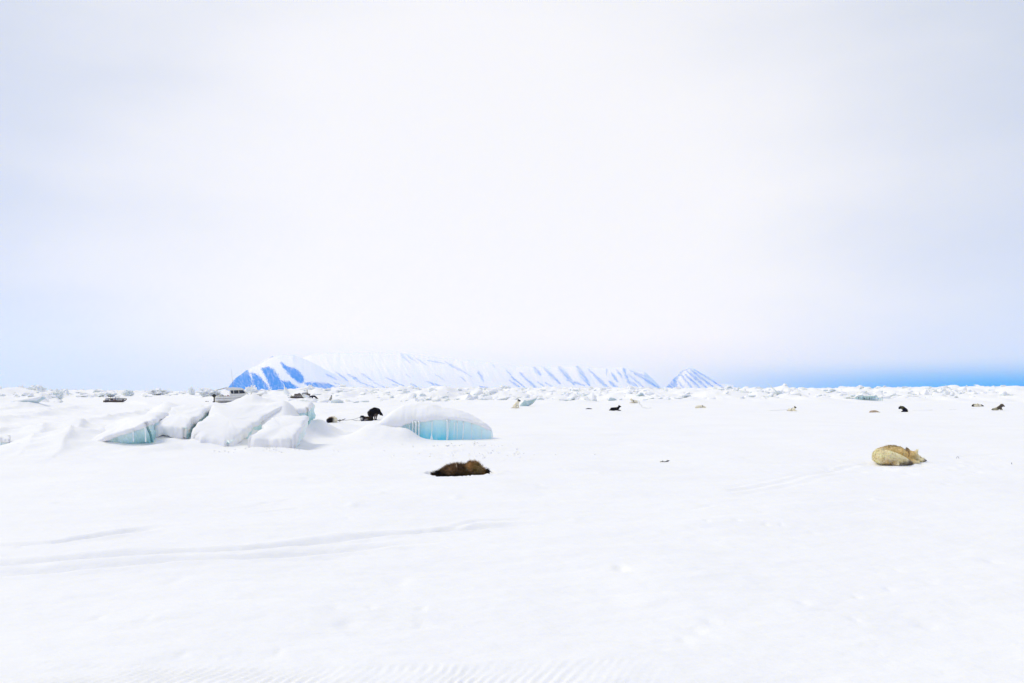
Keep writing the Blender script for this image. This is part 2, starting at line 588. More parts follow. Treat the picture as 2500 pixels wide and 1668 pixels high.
RG = 27000.0
rr = np.concatenate([np.array([0.02, 0.8, 1.6, 2.3]), np.geomspace(2.9, 26, 430), np.geomspace(26.3, 420, 300), np.geomspace(440, RG, 30)])
aa = np.concatenate([np.linspace(-R(37), R(37), 780), np.linspace(R(37), R(323), 60)[1:-1]])
A2, R2 = np.meshgrid(aa, rr)
X, Y = R2 * np.sin(A2), R2 * np.cos(A2)
Z = ground_h(X.copy(), Y.copy())
Z[:3] = np.minimum(Z[:3], 0.05)
V = np.stack([X, Y, Z], -1).reshape(-1, 3)
nr, na = X.shape
I = np.arange(nr * na).reshape(nr, na)
J = np.roll(I, -1, axis=1)
F = np.stack([I[:-1], I[1:], J[1:], J[:-1]], -1).reshape(-1, 4)
F = F[:, ::-1] if np.cross(V[F[0, 1]] - V[F[0, 0]], V[F[0, 2]] - V[F[0, 0]])[2] < 0 else F
ground = mk('ground', np_mesh('ground', V, F), M_SNOW)
tag(ground, 'flat wind-packed snow on the sea ice with old tracks', kind='structure')

# ------------------------------------------------------------------ mountains on the far shore (25 km)
DM = 25000.0
UM = DM / FPX                              # metres per photo pixel at that range


def z2(x, y):
    return (400 + x / 5.595, 850 + y / 5.595)


def z7(x, y):
    return (530 + x / 3.507, 840 + y / 3.507)


def z8(x, y):
    return (1150 + x / 3.357, 860 + y / 3.357)


def in_poly(px, py, poly):
    c = np.zeros(px.shape, bool)
    n = len(poly)
    for i in range(n):
        x1, y1 = poly[i]
        x2, y2 = poly[(i + 1) % n]
        cond = ((y1 > py) != (y2 > py)) & (px < (x2 - x1) * (py - y1) / (y2 - y1 + 1e-9) + x1)
        c ^= cond
    return c


def edge_dist(px, py, poly):
    d = np.full(px.shape, 1e9)
    for i in range(len(poly)):
        d = np.minimum(d, seg_dist(px, py, poly[i], poly[(i + 1) % len(poly)])[0])
    return d


POLYS = [[z2(*q) for q in pl] for pl in (
    [(860, 600), (890, 520), (950, 440), (1000, 390), (1120, 300), (1150, 330), (1200, 420), (1222, 480), (1225, 640), (860, 640)],
    [(1205, 340), (1290, 370), (1350, 430), (1400, 500), (1468, 590), (1468, 640), (1236, 640), (1232, 500), (1212, 420)],
    [(1335, 280), (1420, 255), (1500, 290), (1560, 370), (1600, 460), (1700, 600), (1720, 640), (1482, 640), (1475, 560), (1430, 470), (1400, 400), (1360, 330)],
    [(1600, 190), (1680, 250), (1760, 270), (1850, 320), (1910, 400), (1910, 460), (1870, 490), (1760, 410), (1680, 330), (1630, 260)],
    [(1610, 440), (1720, 460), (1830, 540), (1890, 570), (1880, 640), (1720, 640), (1650, 540)],
    [(1930, 480), (2080, 470), (2200, 480), (2360, 530), (2360, 640), (2150, 640), (2080, 540), (1990, 520)],
    [(2350, 545), (2480, 560), (2560, 600), (2560, 640), (2350, 640)],
)]
POLYS.append([z8(*q) for q in [(1570, 330), (1650, 225), (1735, 160), (1690, 215), (1678, 255), (1700, 290), (1740, 330)]])
STROKES = [(z7(a, b), z7(c, d), w / 3.5) for a, b, c, d, w in (
    (940, 260, 1030, 310, 10), (1020, 240, 1130, 320, 7), (1120, 260, 1220, 320, 10), (1240, 255, 1340, 320, 10), (1430, 280, 1640, 380, 4),
    (1500, 345, 1620, 385, 4), (1660, 340, 1750, 390, 8), (1800, 320, 1930, 385, 10), (1830, 330, 2030, 400, 6), (1860, 255, 1950, 310, 4), (1570, 85, 1650, 160, 9),
    (1620, 90, 1720, 165, 7), (1700, 120, 1800, 185, 6), (1800, 140, 1950, 170, 7), (1950, 150, 2080, 230, 5), (2000, 170, 2180, 280, 6), (2240, 240, 2285, 320, 9),
    (2080, 280, 2130, 320, 4), (2190, 395, 2250, 400, 9), (1620, 260, 1660, 290, 4), (1000, 330, 1200, 400, 4), (1200, 320, 1400, 390, 4), (1340, 330, 1500, 400, 4),
    (360, 165, 410, 125, 6), (455, 115, 475, 105, 5))]
STROKES += [(z8(a, b), z8(c, d), w / 3.4) for a, b, c, d, w in (
    (60, 170, 105, 240, 10), (0, 315, 60, 322, 10), (70, 280, 140, 290, 5), (160, 90, 200, 130, 5), (290, 150, 330, 190, 5), (310, 230, 430, 310, 8), (330, 200, 460, 305, 8), (400, 170, 550, 315, 12),
    (520, 130, 570, 190, 16), (600, 130, 730, 255, 16), (720, 120, 840, 265, 20), (790, 230, 930, 275, 10), (870, 120, 970, 270, 20), (960, 140, 1060, 230, 7),
    (1010, 190, 1140, 305, 14), (1130, 240, 1215, 310, 12), (1110, 140, 1110, 190, 8), (1150, 170, 1200, 240, 12), (1190, 140, 1240, 210, 8), (1250, 140, 1290, 240, 13),
    (1280, 240, 1360, 280, 12), (1290, 180, 1430, 305, 9), (1340, 170, 1570, 315, 11), (1300, 150, 1460, 210, 4), (540, 240, 610, 290, 6), (610, 250, 690, 295, 6),
    (1720, 185, 1830, 320, 9), (1745, 175, 1900, 320, 10), (1770, 160, 1960, 315, 10), (1800, 145, 2020, 315, 9), (1830, 145, 2080, 300, 6), (1690, 230, 1760, 320, 8), (1870, 250, 1960, 315, 8),
    (2160, 275, 2230, 312, 10), (1700, 175, 1790, 130, 8))]


def skyline(pts, x):
    return np.interp(x, [q[0] for q in pts], [q[1] for q in pts])


def mountain(pts, x0, x1, y_off, seed, foot_w, label):
    step = 1.0
    pxs = np.arange(x0, x1 + step, step)
    n_f, n_b = 120, 14
    vs = np.concatenate([np.linspace(0, 1, n_f), 1 + np.linspace(0, 1, n_b + 1)[1:]])
    U, Vv = np.meshgrid(pxs, vs)
    top = 957 - skyline(pts, U)
    top = np.maximum(top + 0.8 * fbm(U * 0.09, U * 0, seed, 4) * sstep(3, 20, top), 0.0)
    zz = np.where(Vv <= 1, top * Vv, top * (1 - (Vv - 1)))       # height in photo pixels
    dep = np.where(Vv <= 1, Vv ** 1.25 * foot_w, foot_w + (Vv - 1) * foot_w)
    rib = fbm((U - zz * -0.55) * 0.055, zz * 0.006, seed + 3, 4)  # spurs run down to the right
    rib2 = fbm((U + zz * 0.7) * 0.22, zz * 0.02, seed + 5, 3)
    dep = dep + (rib * 0.025 + rib2 * 0.003) * foot_w * np.sin(np.clip(Vv, 0, 1) * math.pi * 0.9) * (Vv <= 1)
    yy = DM + y_off + dep * UM * 6
    # rock and snow
    PX, PY = U + 1.4 * fbm(U * 0.2, zz * 0.2, seed + 7, 3), 957 - zz + 1.4 * fbm(U * 0.2, zz * 0.2, seed + 8, 3)
    streak = fbm((U + zz * 1.15) * 0.35, zz * 0.06, seed + 9, 3)
    speck = fbm(U * 0.8, zz * 0.8, seed + 10, 2)
    rock = np.zeros(U.shape)
    for pl in POLYS:
        ins = in_poly(PX, PY, pl)
        d = edge_dist(PX, PY, pl)
        rock = np.maximum(rock, sstep(-0.35, 0.45, np.where(ins, d, -d) / 5.0 + 0.85 * speck + 0.35 * streak + 0.15))
    for a, b, w in STROKES:
        d, t_ = seg_dist(PX, PY, a, b)
        w2 = w * (0.45 + 0.75 * np.sin(np.clip(t_ * 0.8 + 0.15, 0, 1) * math.pi))
        rock = np.maximum(rock, 0.8 * sstep(0.75, -0.5, d / w2 - 0.55 + 0.5 * streak + 0.6 * speck))
    thin = sstep(-0.28, 0.22, fbm((U + zz * 1.1) * 0.75, zz * 0.11, seed + 12, 3) + 0.35 * speck)
    rock = rock * np.where(U < 760, 0.68 + 0.32 * sstep(-0.42, -0.05, fbm((U + zz * 0.5) * 0.55, zz * 0.2, seed + 13, 4)), 0.42 + 0.58 * thin)
    cloud_fade = sstep(95, 15, zz) * 0.5 + 0.5  # veil of low cloud painted into the rock: paler with height
    rock = np.clip(rock * np.where(U < 760, 0.9 + 0.1 * cloud_fade, cloud_fade), 0, 1)[..., None]
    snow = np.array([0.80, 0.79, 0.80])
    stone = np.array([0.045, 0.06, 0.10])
    snow = snow * (1 + 0.13 * sstep(20, 75, zz))[..., None]  # upper snow painted whiter so the summits melt into the cloud
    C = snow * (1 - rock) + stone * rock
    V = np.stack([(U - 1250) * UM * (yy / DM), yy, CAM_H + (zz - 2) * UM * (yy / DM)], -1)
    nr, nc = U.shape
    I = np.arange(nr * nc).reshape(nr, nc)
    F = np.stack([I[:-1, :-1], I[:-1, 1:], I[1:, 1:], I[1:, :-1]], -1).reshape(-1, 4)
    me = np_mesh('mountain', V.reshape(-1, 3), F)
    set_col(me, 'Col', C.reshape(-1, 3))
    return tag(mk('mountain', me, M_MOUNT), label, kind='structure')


mountain([(1600, 958), (1621, 951), (1641, 928), (1656, 911), (1672, 900), (1683, 897), (1695, 901), (1707, 908), (1734, 922), (1761, 936), (1790, 941), (1812, 954), (1822, 958)],
         1600, 1822, 300, 91, 26, 'small streaked pyramid-shaped peak at the right end of the range')
mountain([(670, 958), (720, 880), (760, 866), (800, 862), (900, 861), (976, 862), (1040, 869), (1100, 876), (1150, 880), (1200, 886), (1260, 894), (1330, 896), (1409, 893), (1450, 898),
          (1519, 897), (1573, 908), (1596, 928), (1615, 949), (1624, 958)], 670, 1624, 1200, 61, 60, 'long snow-covered range with streaks of rock under the cloud')
mountain([(552, 958), (559, 945), (570, 930), (579, 921), (588, 916), (600, 905), (614, 898), (631, 891), (648, 877), (663, 871), (686, 866), (715, 866), (760, 884), (800, 905), (860, 935), (900, 952), (915, 958)],
         552, 915, 0, 21, 30, 'steep headland of dark rock with snow gullies at the left end')

# ------------------------------------------------------------------ haze: the air between here and the far shore
HX, HB, HT = 28500.0, -1.4, 1900.0
hv = [(sx * HX, sy, z) for z in (HB, HT) for sx, sy in ((-1, -HX), (1, -HX), (1, 36000.0), (-1, 36000.0))]
haze = mk('haze', mesh('haze', hv, [(3, 2, 1, 0), (4, 5, 6, 7), (0, 1, 5, 4), (1, 2, 6, 5), (2, 3, 7, 6), (3, 0, 4, 7)]), smooth=False)
hm = bpy.data.materials.new('air')
hm.use_nodes = True
ht = hm.node_tree
for n in list(ht.nodes):
    ht.nodes.remove(n)
pv = ht.nodes.new('ShaderNodeVolumePrincipled')
pv.inputs['Color'].default_value = (0.03, 0.18, 1.0, 1)
pv.inputs['Absorption Color'].default_value = (1, 1, 1, 1)
pv.inputs['Density'].default_value = 7.4e-5
pv.inputs['Anisotropy'].default_value = 0.2
ho = ht.nodes.new('ShaderNodeOutputMaterial')
ht.links.new(pv.outputs[0], ho.inputs['Volume'])
haze.data.materials.append(hm)
tag(haze, 'pale blue air that veils the far mountains', kind='stuff')


# ------------------------------------------------------------------ solids: ring lofts, tubes, boxes
def n3(v, s, seed=0.0):
    return mnoise.fractal(Vector((v[0] * s + seed, v[1] * s + seed * 0.7, v[2] * s - seed)), 1.0, 2.0, 4)


def perimeter(quad, n=96, rough=0.04, seed=0.0, corner=0.12):
    k = len(quad)
    c = sum(quad, Vector()) / k
    out = []
    ln = [(quad[(i + 1) % k] - quad[i]).length for i in range(k)]
    tot = sum(ln)
    for i in range(k):
        a, b = quad[i], quad[(i + 1) % k]
        m_ = max(3, int(n * ln[i] / tot))
        for j in range(m_):
            t = j / m_
            q = a.lerp(b, t)
            e = min(t, 1 - t) * ln[i]
            if e < corner:
                q = q.lerp(c, 0.10 * (1 - e / corner) ** 2)
            w = n3(q, 2.2, seed) * rough * 2 + n3(q, 7.0, seed + 3) * rough
            q = q + (q - c).normalized() * w
            ch = (mnoise.cell(q * 5.0 + Vector((seed, 0, 0))) - 0.5) * 0.9 + (mnoise.cell(q * 11.0 + Vector((0, seed, 0))) - 0.5) * 0.5
            q = q + (q - c).normalized() * ch * rough * 1.1
            out.append(q)
    return out, c


def ring_solid(per, c, nrm, rings, amp=0.02, freq=3.0, seed=0.0, sag=None):
    n = len(per)
    verts, faces = [], []
    smo = [sum((per[(j + k) % n] for k in range(-7, 8)), Vector()) / 15 for j in range(n)]
    for s, off in rings:
        for j, q in enumerate(per):
            q = smo[j].lerp(q, max(0.0, min(1.0, (s - 0.55) / 0.4)))
            dq = q - c
            hn = dq.dot(nrm)
            v = c + (dq - nrm * hn) * s + nrm * (hn * s * s * (s if s < 1 else 1) + off)
            d = n3(v, freq, seed) * amp
            v = v + nrm * d + (q - c).normalized() * d * (1.0 if s > 0.6 else 0.0)
            if sag:
                v = sag(v, s, off)
            verts.append(v)
    m_ = len(rings)
    for i in range(m_ - 1):
        for j in range(n):
            k = (j + 1) % n
            faces.append((i * n + j, i * n + k, (i + 1) * n + k, (i + 1) * n + j))
    faces.append(tuple(range(n))[::-1])
    faces.append(tuple((m_ - 1) * n + j for j in range(n)))
    return verts, faces


def fix_normals(me):
    bm = bmesh.new()
    bm.from_mesh(me)
    bmesh.ops.recalc_face_normals(bm, faces=bm.faces)
    bm.to_mesh(me)
    bm.free()
    return me


def slab(label, quad, thick, cover, mat, seed, blue=0.8, under=0.10, group='tilted ice slabs on the left', drape=0.0):
    quad = [Vector(q) for q in quad]
    nrm = (quad[1] - quad[0]).cross(quad[3] - quad[0]).normalized()
    if nrm.z < 0:
        nrm = -nrm
    c0 = sum(quad, Vector()) / 4
    root = empty('ice_slab', (c0.x, c0.y, 0))
    tag(root, label, 'ice slab', group)
    off = Vector((c0.x, c0.y, 0))
    per, c = perimeter(quad, 130, 0.032, seed, 0.05)
    rings = [(0.02, 0), (0.4, 0), (0.75, 0), (0.93, 0), (0.99, -0.015)]
    for k in range(8):
        f = k / 7
        rings.append((1.0 - under * f - 0.02 * math.sin(f * 9 + seed), -0.03 - thick * f))
    rings += [(0.6, -thick * 1.02), (0.02, -thick * 1.02)]
    vs, fs = ring_solid(per, c, nrm, rings, 0.03, 3.0, seed)
    me = fix_normals(mesh('ice', [v - off for v in vs], fs))
    n = len(per)
    lev = np.repeat([0, 0, 0, .0, .1] + [0.25 + 0.75 * (k / 7) for k in range(8)] + [1, 1], n)  # blue deepens down the sides, light through the ice put into the colour
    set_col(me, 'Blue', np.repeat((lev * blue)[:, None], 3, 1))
    for v in me.vertices:
        w = v.co + off
        k_ = (mnoise.cell(Vector((w.x * 6, w.y * 6, w.z * 3))) - 0.5) * 0.03
        v.co += Vector((v.co.x, v.co.y, 0)).normalized() * k_
    mk('ice', me, mat, root, smooth=False)
    rings = [(0.02, cover), (0.35, cover), (0.62, cover * 0.97), (0.80, cover * 0.92), (0.91, cover * 0.82), (0.97, cover * 0.62), (0.998, cover * 0.3), (1.01, 0.0), (1.015, -0.05), (0.99, -0.07), (0.6, -0.02), (0.02, -0.02)]

    def sag(v, s_, o_):
        if s_ < 0.9 or o_ > 0.01 or drape == 0:
            return v
        dv = v - c
        fr_ = max(0.0, min(1.0, (-dv.y / max(dv.length, 1e-6) - 0.35) / 0.35)) * (0.75 + 0.6 * n3(v, 2.5, seed + 9))
        k_ = {0.0: 0.25, -0.05: 1.0, -0.07: 1.0}.get(o_, 0)
        return v + Vector((0, -0.06 * k_ * fr_, -drape * k_ * fr_))
    vs, fs = ring_solid(per, c, nrm, rings, 0.06, 1.7, seed + 5, sag)
    mk('snow_cover', fix_normals(mesh('snow_cover', [v - off for v in vs], fs)), M_COVER, root)
    return root, off


def tube(pts, rad, sides=6, closed_ends=True):
    pts = [Vector(q) for q in pts]
    rads = rad if isinstance(rad, (list, tuple)) else [rad] * len(pts)
    vs, fs = [], []
    for i, q in enumerate(pts):
        d = (pts[min(i + 1, len(pts) - 1)] - pts[max(i - 1, 0)]).normalized()
        a = d.cross(Vector((0, 0, 1)) if abs(d.z) < 0.9 else Vector((1, 0, 0))).normalized()
        b = d.cross(a)
        for k in range(sides):
            th = 2 * math.pi * k / sides
            vs.append(q + (a * math.cos(th) + b * math.sin(th)) * rads[i])
    for i in range(len(pts) - 1):
        for k in range(sides):
            l = (k + 1) % sides
            fs.append((i * sides + k, i * sides + l, (i + 1) * sides + l, (i + 1) * sides + k))
    fs.append(tuple(range(sides))[::-1])
    fs.append(tuple((len(pts) - 1) * sides + k for k in range(sides)))
    return vs, fs


def tube_obj(name, pts, rad, mat, parent=None, sides=6):
    return mk(name, fix_normals(mesh(name, *tube(pts, rad, sides))), mat, parent)


def box_obj(name, c, s, mat, parent=None, bev=0.02, rot=(0, 0, 0), taper=None):
    bm = bmesh.new()
    bmesh.ops.create_cube(bm, size=1.0)
    for v in bm.verts:
        v.co = Vector((v.co.x * s[0], v.co.y * s[1], v.co.z * s[2]))
        if taper and v.co.z > 0:
            v.co.x *= taper[0]
            v.co.y *= taper[1]
    if bev:
        bmesh.ops.bevel(bm, geom=list(bm.edges), offset=min(bev, min(s) * 0.4), segments=2, affect='EDGES')
    me = bpy.data.meshes.new(name)
    bm.to_mesh(me)
    bm.free()
    me.transform(Matrix.Rotation(rot[2], 4, 'Z') @ Matrix.Rotation(rot[1], 4, 'Y') @ Matrix.Rotation(rot[0], 4, 'X'))
    me.transform(Matrix.Translation(Vector(c)))
    return mk(name, me, mat, parent, smooth=False)


def lumpy(name, c, s, mat, parent=None, amp=0.2, freq=2.0, seed=0.0, sub=3):
    bm = bmesh.new()
    bmesh.ops.create_icosphere(bm, subdivisions=sub, radius=1.0)
    for v in bm.verts:
        v.co *= 1 + amp * n3(v.co, freq, seed)
        v.co = Vector((c[0] + v.co.x * s[0], c[1] + v.co.y * s[1], c[2] + max(v.co.z, -0.4) * s[2]))
    me = bpy.data.meshes.new(name)
    bm.to_mesh(me)
    bm.free()
    return mk(name, me, mat, parent)


# ------------------------------------------------------------------ blue ice block in the middle
BD = 21.05
K = BD / FPX


def bx(px):
    return (px - 1250) * K


def bzz(py):
    return P(1250, py, BD).z


root = empty('ice_block', (bx(1085), BD, 0))
tag(root, 'rounded snow-capped ice block with a bright turquoise face hung with icicles', 'ice block')
org = Vector((bx(1085), BD, 0))
topc = [(908, 1042), (920, 1036), (933, 1022), (948, 1010), (964, 997), (980, 988), (1010, 984), (1044, 987), (1090, 997), (1133, 1010), (1176, 1030), (1190, 1040), (1199, 1050)]
lipc = [(908, 1046), (940, 1044), (969, 1040), (1005, 1030), (1069, 1023), (1133, 1025), (1175, 1038), (1199, 1054)]
botc = [(908, 1052), (969, 1050), (995, 1060), (1024, 1069), (1065, 1077), (1130, 1080), (1199, 1081)]
us = np.linspace(908, 1199, 120)


def soft(c, u):
    return float(np.mean([skyline(c, u + k) for k in range(-16, 17, 2)])) if 928 < u < 1182 else float(np.mean([skyline(c, min(max(u + k, 908), 1199)) for k in (-5, -2, 0, 2, 5)]))


rows_i, rows_s = [], []
for u in us:
    zt, zl, zb = (bzz(soft(c, u)) for c in (topc, lipc, botc))
    zb -= 0.12
    e = sstep(908, 985, u) * sstep(1199, 1150, u)
    x = bx(u)
    fr = 0.20 * sstep(1199, 1100, u) + 0.05      # front bulges towards the middle
    end = 0.22 * sstep(1150, 1199, u) ** 2
    pi_, ps_ = [], []
    for k in range(18):                           # ice face: undercut between foot and lip
        f = k / 17
        z = zb + (zl + 0.02 - zb) * f
        cut = 0.22 * math.sin(min(1, f * 1.05) * math.pi * 0.62 + 0.35) * e
        y = BD - fr + end + cut + 0.03 * mnoise.noise(Vector((x * 3.1, z * 0.8, 3.3))) + 0.012 * mnoise.noise(Vector((x * 14, z * 2, 1.3)))
        pi_.append(Vector((x, y, z)))
    dp = 0.30 + 0.62 * sstep(908, 1010, u) * sstep(1205, 1100, u)
    crest_y = BD - fr + end + dp
    y_l = pi_[-1].y
    cap = [(y_l + 0.03, zl - 0.015), (y_l - 0.02, zl - 0.03), (y_l - 0.035, zl - 0.015), (y_l - 0.045, zl + 0.02)]
    for k in range(1, 15):
        a = k / 14 * math.pi / 2
        cap.append((y_l - 0.045 + (crest_y - y_l + 0.045) * (1 - math.cos(a)) ** 1.0, zl + 0.02 + max(zt - zl - 0.02, 0.01) * math.sin(a)))
    for k in range(1, 13):
        a = k / 12
        cap.append((crest_y + a * (0.7 + dp), zt + (-0.2 - zt) * a * a * (3 - 2 * a)))
    for (yy, z) in cap:
        v = Vector((x, yy, z))
        w = n3(v, 1.6, 4.4) * 0.05 + n3(v, 5.0, 2.2) * 0.015
        ps_.append(v + Vector((0, w * 0.5, w)))
    rows_i.append(pi_)
    rows_s.append(ps_)


def grid_mesh(name, rows, org, cap_ends=False):
    n, m_ = len(rows), len(rows[0])
    vs = [v - org for r_ in rows for v in r_]
    fs = [(i * m_ + j, (i + 1) * m_ + j, (i + 1) * m_ + j + 1, i * m_ + j + 1) for i in range(n - 1) for j in range(m_ - 1)]
    return mesh(name, vs, fs)


# body of ice behind the face so that it is solid
rows_b = []
for i, r_ in enumerate(rows_i):
    back = [Vector((q.x, q.y + 0.55, q.z)) for q in r_]
    rows_b.append(r_ + back[::-1] + [r_[0]])
me = grid_mesh('ice_face', rows_b, org)
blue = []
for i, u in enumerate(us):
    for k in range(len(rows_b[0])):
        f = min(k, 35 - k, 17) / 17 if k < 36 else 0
        b = (1 - f) ** 1.25 * (0.45 + 0.95 * math.exp(-((u - 1058) / 52) ** 2)) + 0.10 * float(sstep(960, 1000, u))  # light through the ice painted in: deeper blue toward foot and middle
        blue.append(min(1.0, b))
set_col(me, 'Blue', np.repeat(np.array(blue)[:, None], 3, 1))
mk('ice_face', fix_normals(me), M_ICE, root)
mk('snow_cap', fix_normals(grid_mesh('snow_cap', rows_s, org)), M_COVER, root)
# right-hand end of the block
end_pts = rows_i[-1] + [rows_s[-1][k] for k in range(3, len(rows_s[-1]))]
cc = sum(end_pts, Vector()) / len(end_pts)
vs = [q - org for q in end_pts] + [cc + Vector((0.05, 0, 0)) - org]
me = mesh('end_face', vs, [(i, (i + 1) % len(end_pts), len(end_pts)) for i in range(len(end_pts))])
mk('end_face', fix_normals(me), M_ICE, root)


def face_y(px, f):
    i = int(np.clip(np.searchsorted(us, px), 0, len(us) - 1))
    return rows_i[i][int(f * 17)]


for px, dx, top, wdt, low in ((990, 7, .75, .012, 0), (999, 7, .85, .014, 0), (1010, 0, .95, .024, 0), (1017, 0, .95, .04, 0), (1024, 1, .95, .03, 0),
                              (1056, 0, .9, .014, .3), (1092, 1, .95, .026, 0), (1098, -4, .95, .013, 0), (1110, 0, .9, .010, .35), (1117, 0, .9, .012, .1),
                              (1131, -1, .92, .02, 0), (1152, 0, .9, .011, .25), (1176, 0, .8, .010, .3)):
    a = face_y(px, top) + Vector((0, -0.05, 0.02))
    b = face_y(px + dx, low)
    b = Vector((bx(px + dx), a.y - 0.02, b.z))
    n_ = 8
    pts = [a.lerp(b, k / n_) + Vector((0.002 * math.sin(k * 1.9 + px), 0, 0)) for k in range(n_ + 1)]
    rad = [wdt * (1.35 - 0.95 * (k / n_)) if low > 0 else wdt * (1.2 - 0.5 * math.sin(k / n_ * math.pi)) for k in range(n_ + 1)]
    tube_obj('icicle', [q - org for q in pts], rad, M_ICICLE, root)
# ice foot column
b = face_y(1057, 0)
tube_obj('ice_column', [Vector((bx(1057), b.y - 0.03, z)) - org for z in (-0.05, 0.05, 0.12, 0.2)], [0.075, 0.045, 0.022, 0.010], M_ICICLE, root, 8)

# ------------------------------------------------------------------ tilted slabs on the left
S = lambda *a: [P(*q) for q in a]
slab('broad white ice slab tilted up to the right, middle of the left group', S((463, 1068, 18.4), (556, 1084, 18.2), (694, 992, 20.6), (520, 990, 20.7)), 0.42, 0.07, M_TEAL, 1.3, 1.0, drape=0.2)
slab('nearest white ice slab with a rough front edge, right of the dark crack', S((604, 1076, 17.7), (714, 1080, 17.7), (756, 1018, 19.6), (668, 1022, 19.5)), 0.34, 0.07, M_TEAL, 7.7, 0.12, drape=0.3)
slab('ice slab with a rough grey front, left of the broad slab', S((372, 1046, 18.8), (450, 1047, 18.6), (520, 992, 20.6), (425, 992, 20.7)), 0.42, 0.06, M_TEAL, 13.1, 0.9, drape=0.2)
r1, off1 = slab('leftmost ice slab with a teal cave under its snowy lip', S((212, 1086, 18.2), (362, 1036, 18.1), (412, 1008, 20.0), (285, 1026, 20.2)), 0.55, 0.07, M_TEAL, 19.9, 0.95, 0.16)
slab('small domed ice slab with a grey-teal front behind the nearest slab', S((666, 1010, 20.9), (752, 1000, 20.9), (770, 984, 22.2), (684, 984, 22.3)), 0.40, 0.08, M_TEAL, 23.3, 0.8)
for px, y in ((325, 18.1), (355, 18.05)):
    a, b = P(px, 1044 if px > 340 else 1052, y), P(px + 1, 1079, y)
    tube_obj('icicle', [a.lerp(b, k / 5) - off1 for k in range(6)], [0.022, 0.018, 0.014, 0.013, 0.014, 0.018], M_ICICLE, r1)
slab('low grey ice lump half buried in snow at the left edge', S((-14, 1074, 18.6), (24, 1077, 18.5), (28, 1066, 19.3), (-14, 1062, 19.3)), 0.25, 0.05, M_TEAL, 31.0, 0.3, group='ice lumps at the left edge')
slab('small flat ice lump poking from the drift, left of the slabs', S((44, 1088, 17.6), (72, 1089, 17.5), (74, 1084, 18.0), (48, 1083, 18.0)), 0.14, 0.03, M_TEAL, 35.0, 0.4, group='ice lumps at the left edge')

# ------------------------------------------------------------------ pressure ridge: blocks one can tell apart, then the rest
def block_mesh(seed, asp=(1, .75, .6), npts=13, sub=1, blue=0.3):
    rnd = random.Random(seed)
    bm = bmesh.new()
    for k in range(npts):
        v = Vector((rnd.uniform(-1, 1), rnd.uniform(-1, 1), rnd.uniform(-1, 1)))
        m_ = max(abs(v.x), abs(v.y), abs(v.z))
        v = v / m_ * rnd.uniform(0.8, 1.0)
        bm.verts.new((v.x * asp[0] * .5, v.y * asp[1] * .5, v.z * asp[2] * .5))
    bmesh.ops.convex_hull(bm, input=list(bm.verts))
    bmesh.ops.delete(bm, geom=[v for v in bm.verts if not v.link_faces], context='VERTS')
    bmesh.ops.dissolve_limit(bm, angle_limit=R(12), verts=list(bm.verts), edges=list(bm.edges))
    bmesh.ops.bevel(bm, geom=list(bm.edges), offset=0.05, segments=1, affect='EDGES')
    bmesh.ops.triangulate(bm, faces=list(bm.faces))
    if sub:
        bmesh.ops.subdivide_edges(bm, edges=list(bm.edges), cuts=sub, use_grid_fill=True)
    for v in bm.verts:
        v.co += v.co.normalized() * 0.06 * n3(v.co, 3.0, seed * 1.7)
    bmesh.ops.recalc_face_normals(bm, faces=bm.faces)
    me = bpy.data.meshes.new('ice_block')
    bm.to_mesh(me)
    bm.free()
    set_col(me, 'Blue', np.full((len(me.vertices), 3), blue))
    me.materials.append(M_BLOCK)
    return me


def rugged_mesh(seed, blue):
    bm = bmesh.new()
    bmesh.ops.create_icosphere(bm, subdivisions=4, radius=0.5)
    for v in bm.verts:
        q = v.co.normalized()
        f = 1 + 0.55 * n3(q, 1.6, seed * 1.31) + 0.22 * abs(n3(q, 5.0, seed * 0.77)) + 0.16 * (mnoise.cell(q * 3.2 + Vector((seed * 1.7, 0, 0))) - 0.5)
        v.co = q * 0.5 * max(f, 0.35)
        if v.co.z > 0:
            v.co.z *= 1 + 0.5 * n3(Vector((q.x, q.y, 0)), 2.6, seed * 2.1)
    me = bpy.data.meshes.new('ice_block')
    bm.to_mesh(me)
    bm.free()
    set_col(me, 'Blue', np.full((len(me.vertices), 3), blue))
    me.materials.append(M_BLOCK)
    return me


def far_block(label, px, top, base, wpx, d, seed, blue=0.3, asp=(1, .8, .7), tilt=(0, 0, 0), group='large blocks of the pressure ridge', name='ice_block'):
    w = wpx * d / FPX
    a, b = P(px, top, d), P(px, base, d)
    zt, zb = a.z + (0.15 * (a.z - b.z) if 'hummock' in label else 0.0), min(b.z, gz(b.x, d) - 0.1)
    me = block_mesh(seed, (1, 1, 1), 14, 1, blue) if ('slab' in label or 'wedge' in label or 'hollow' in label) else rugged_mesh(seed, blue)
    zs = [v.co.z for v in me.vertices]
    xs = [v.co.x for v in me.vertices]
    hgt, wid = max(zs) - min(zs), max(xs) - min(xs)
    o = mk(name, me, None, None, smooth=len(me.polygons) > 2000)
    o.scale = (w / wid, w / wid * asp[1], (zt - zb) / hgt)
    o.location = (b.x, d, zb - min(zs) * (zt - zb) / hgt)
    o.rotation_euler = tilt
    return tag(o, label, 'ice block', group)


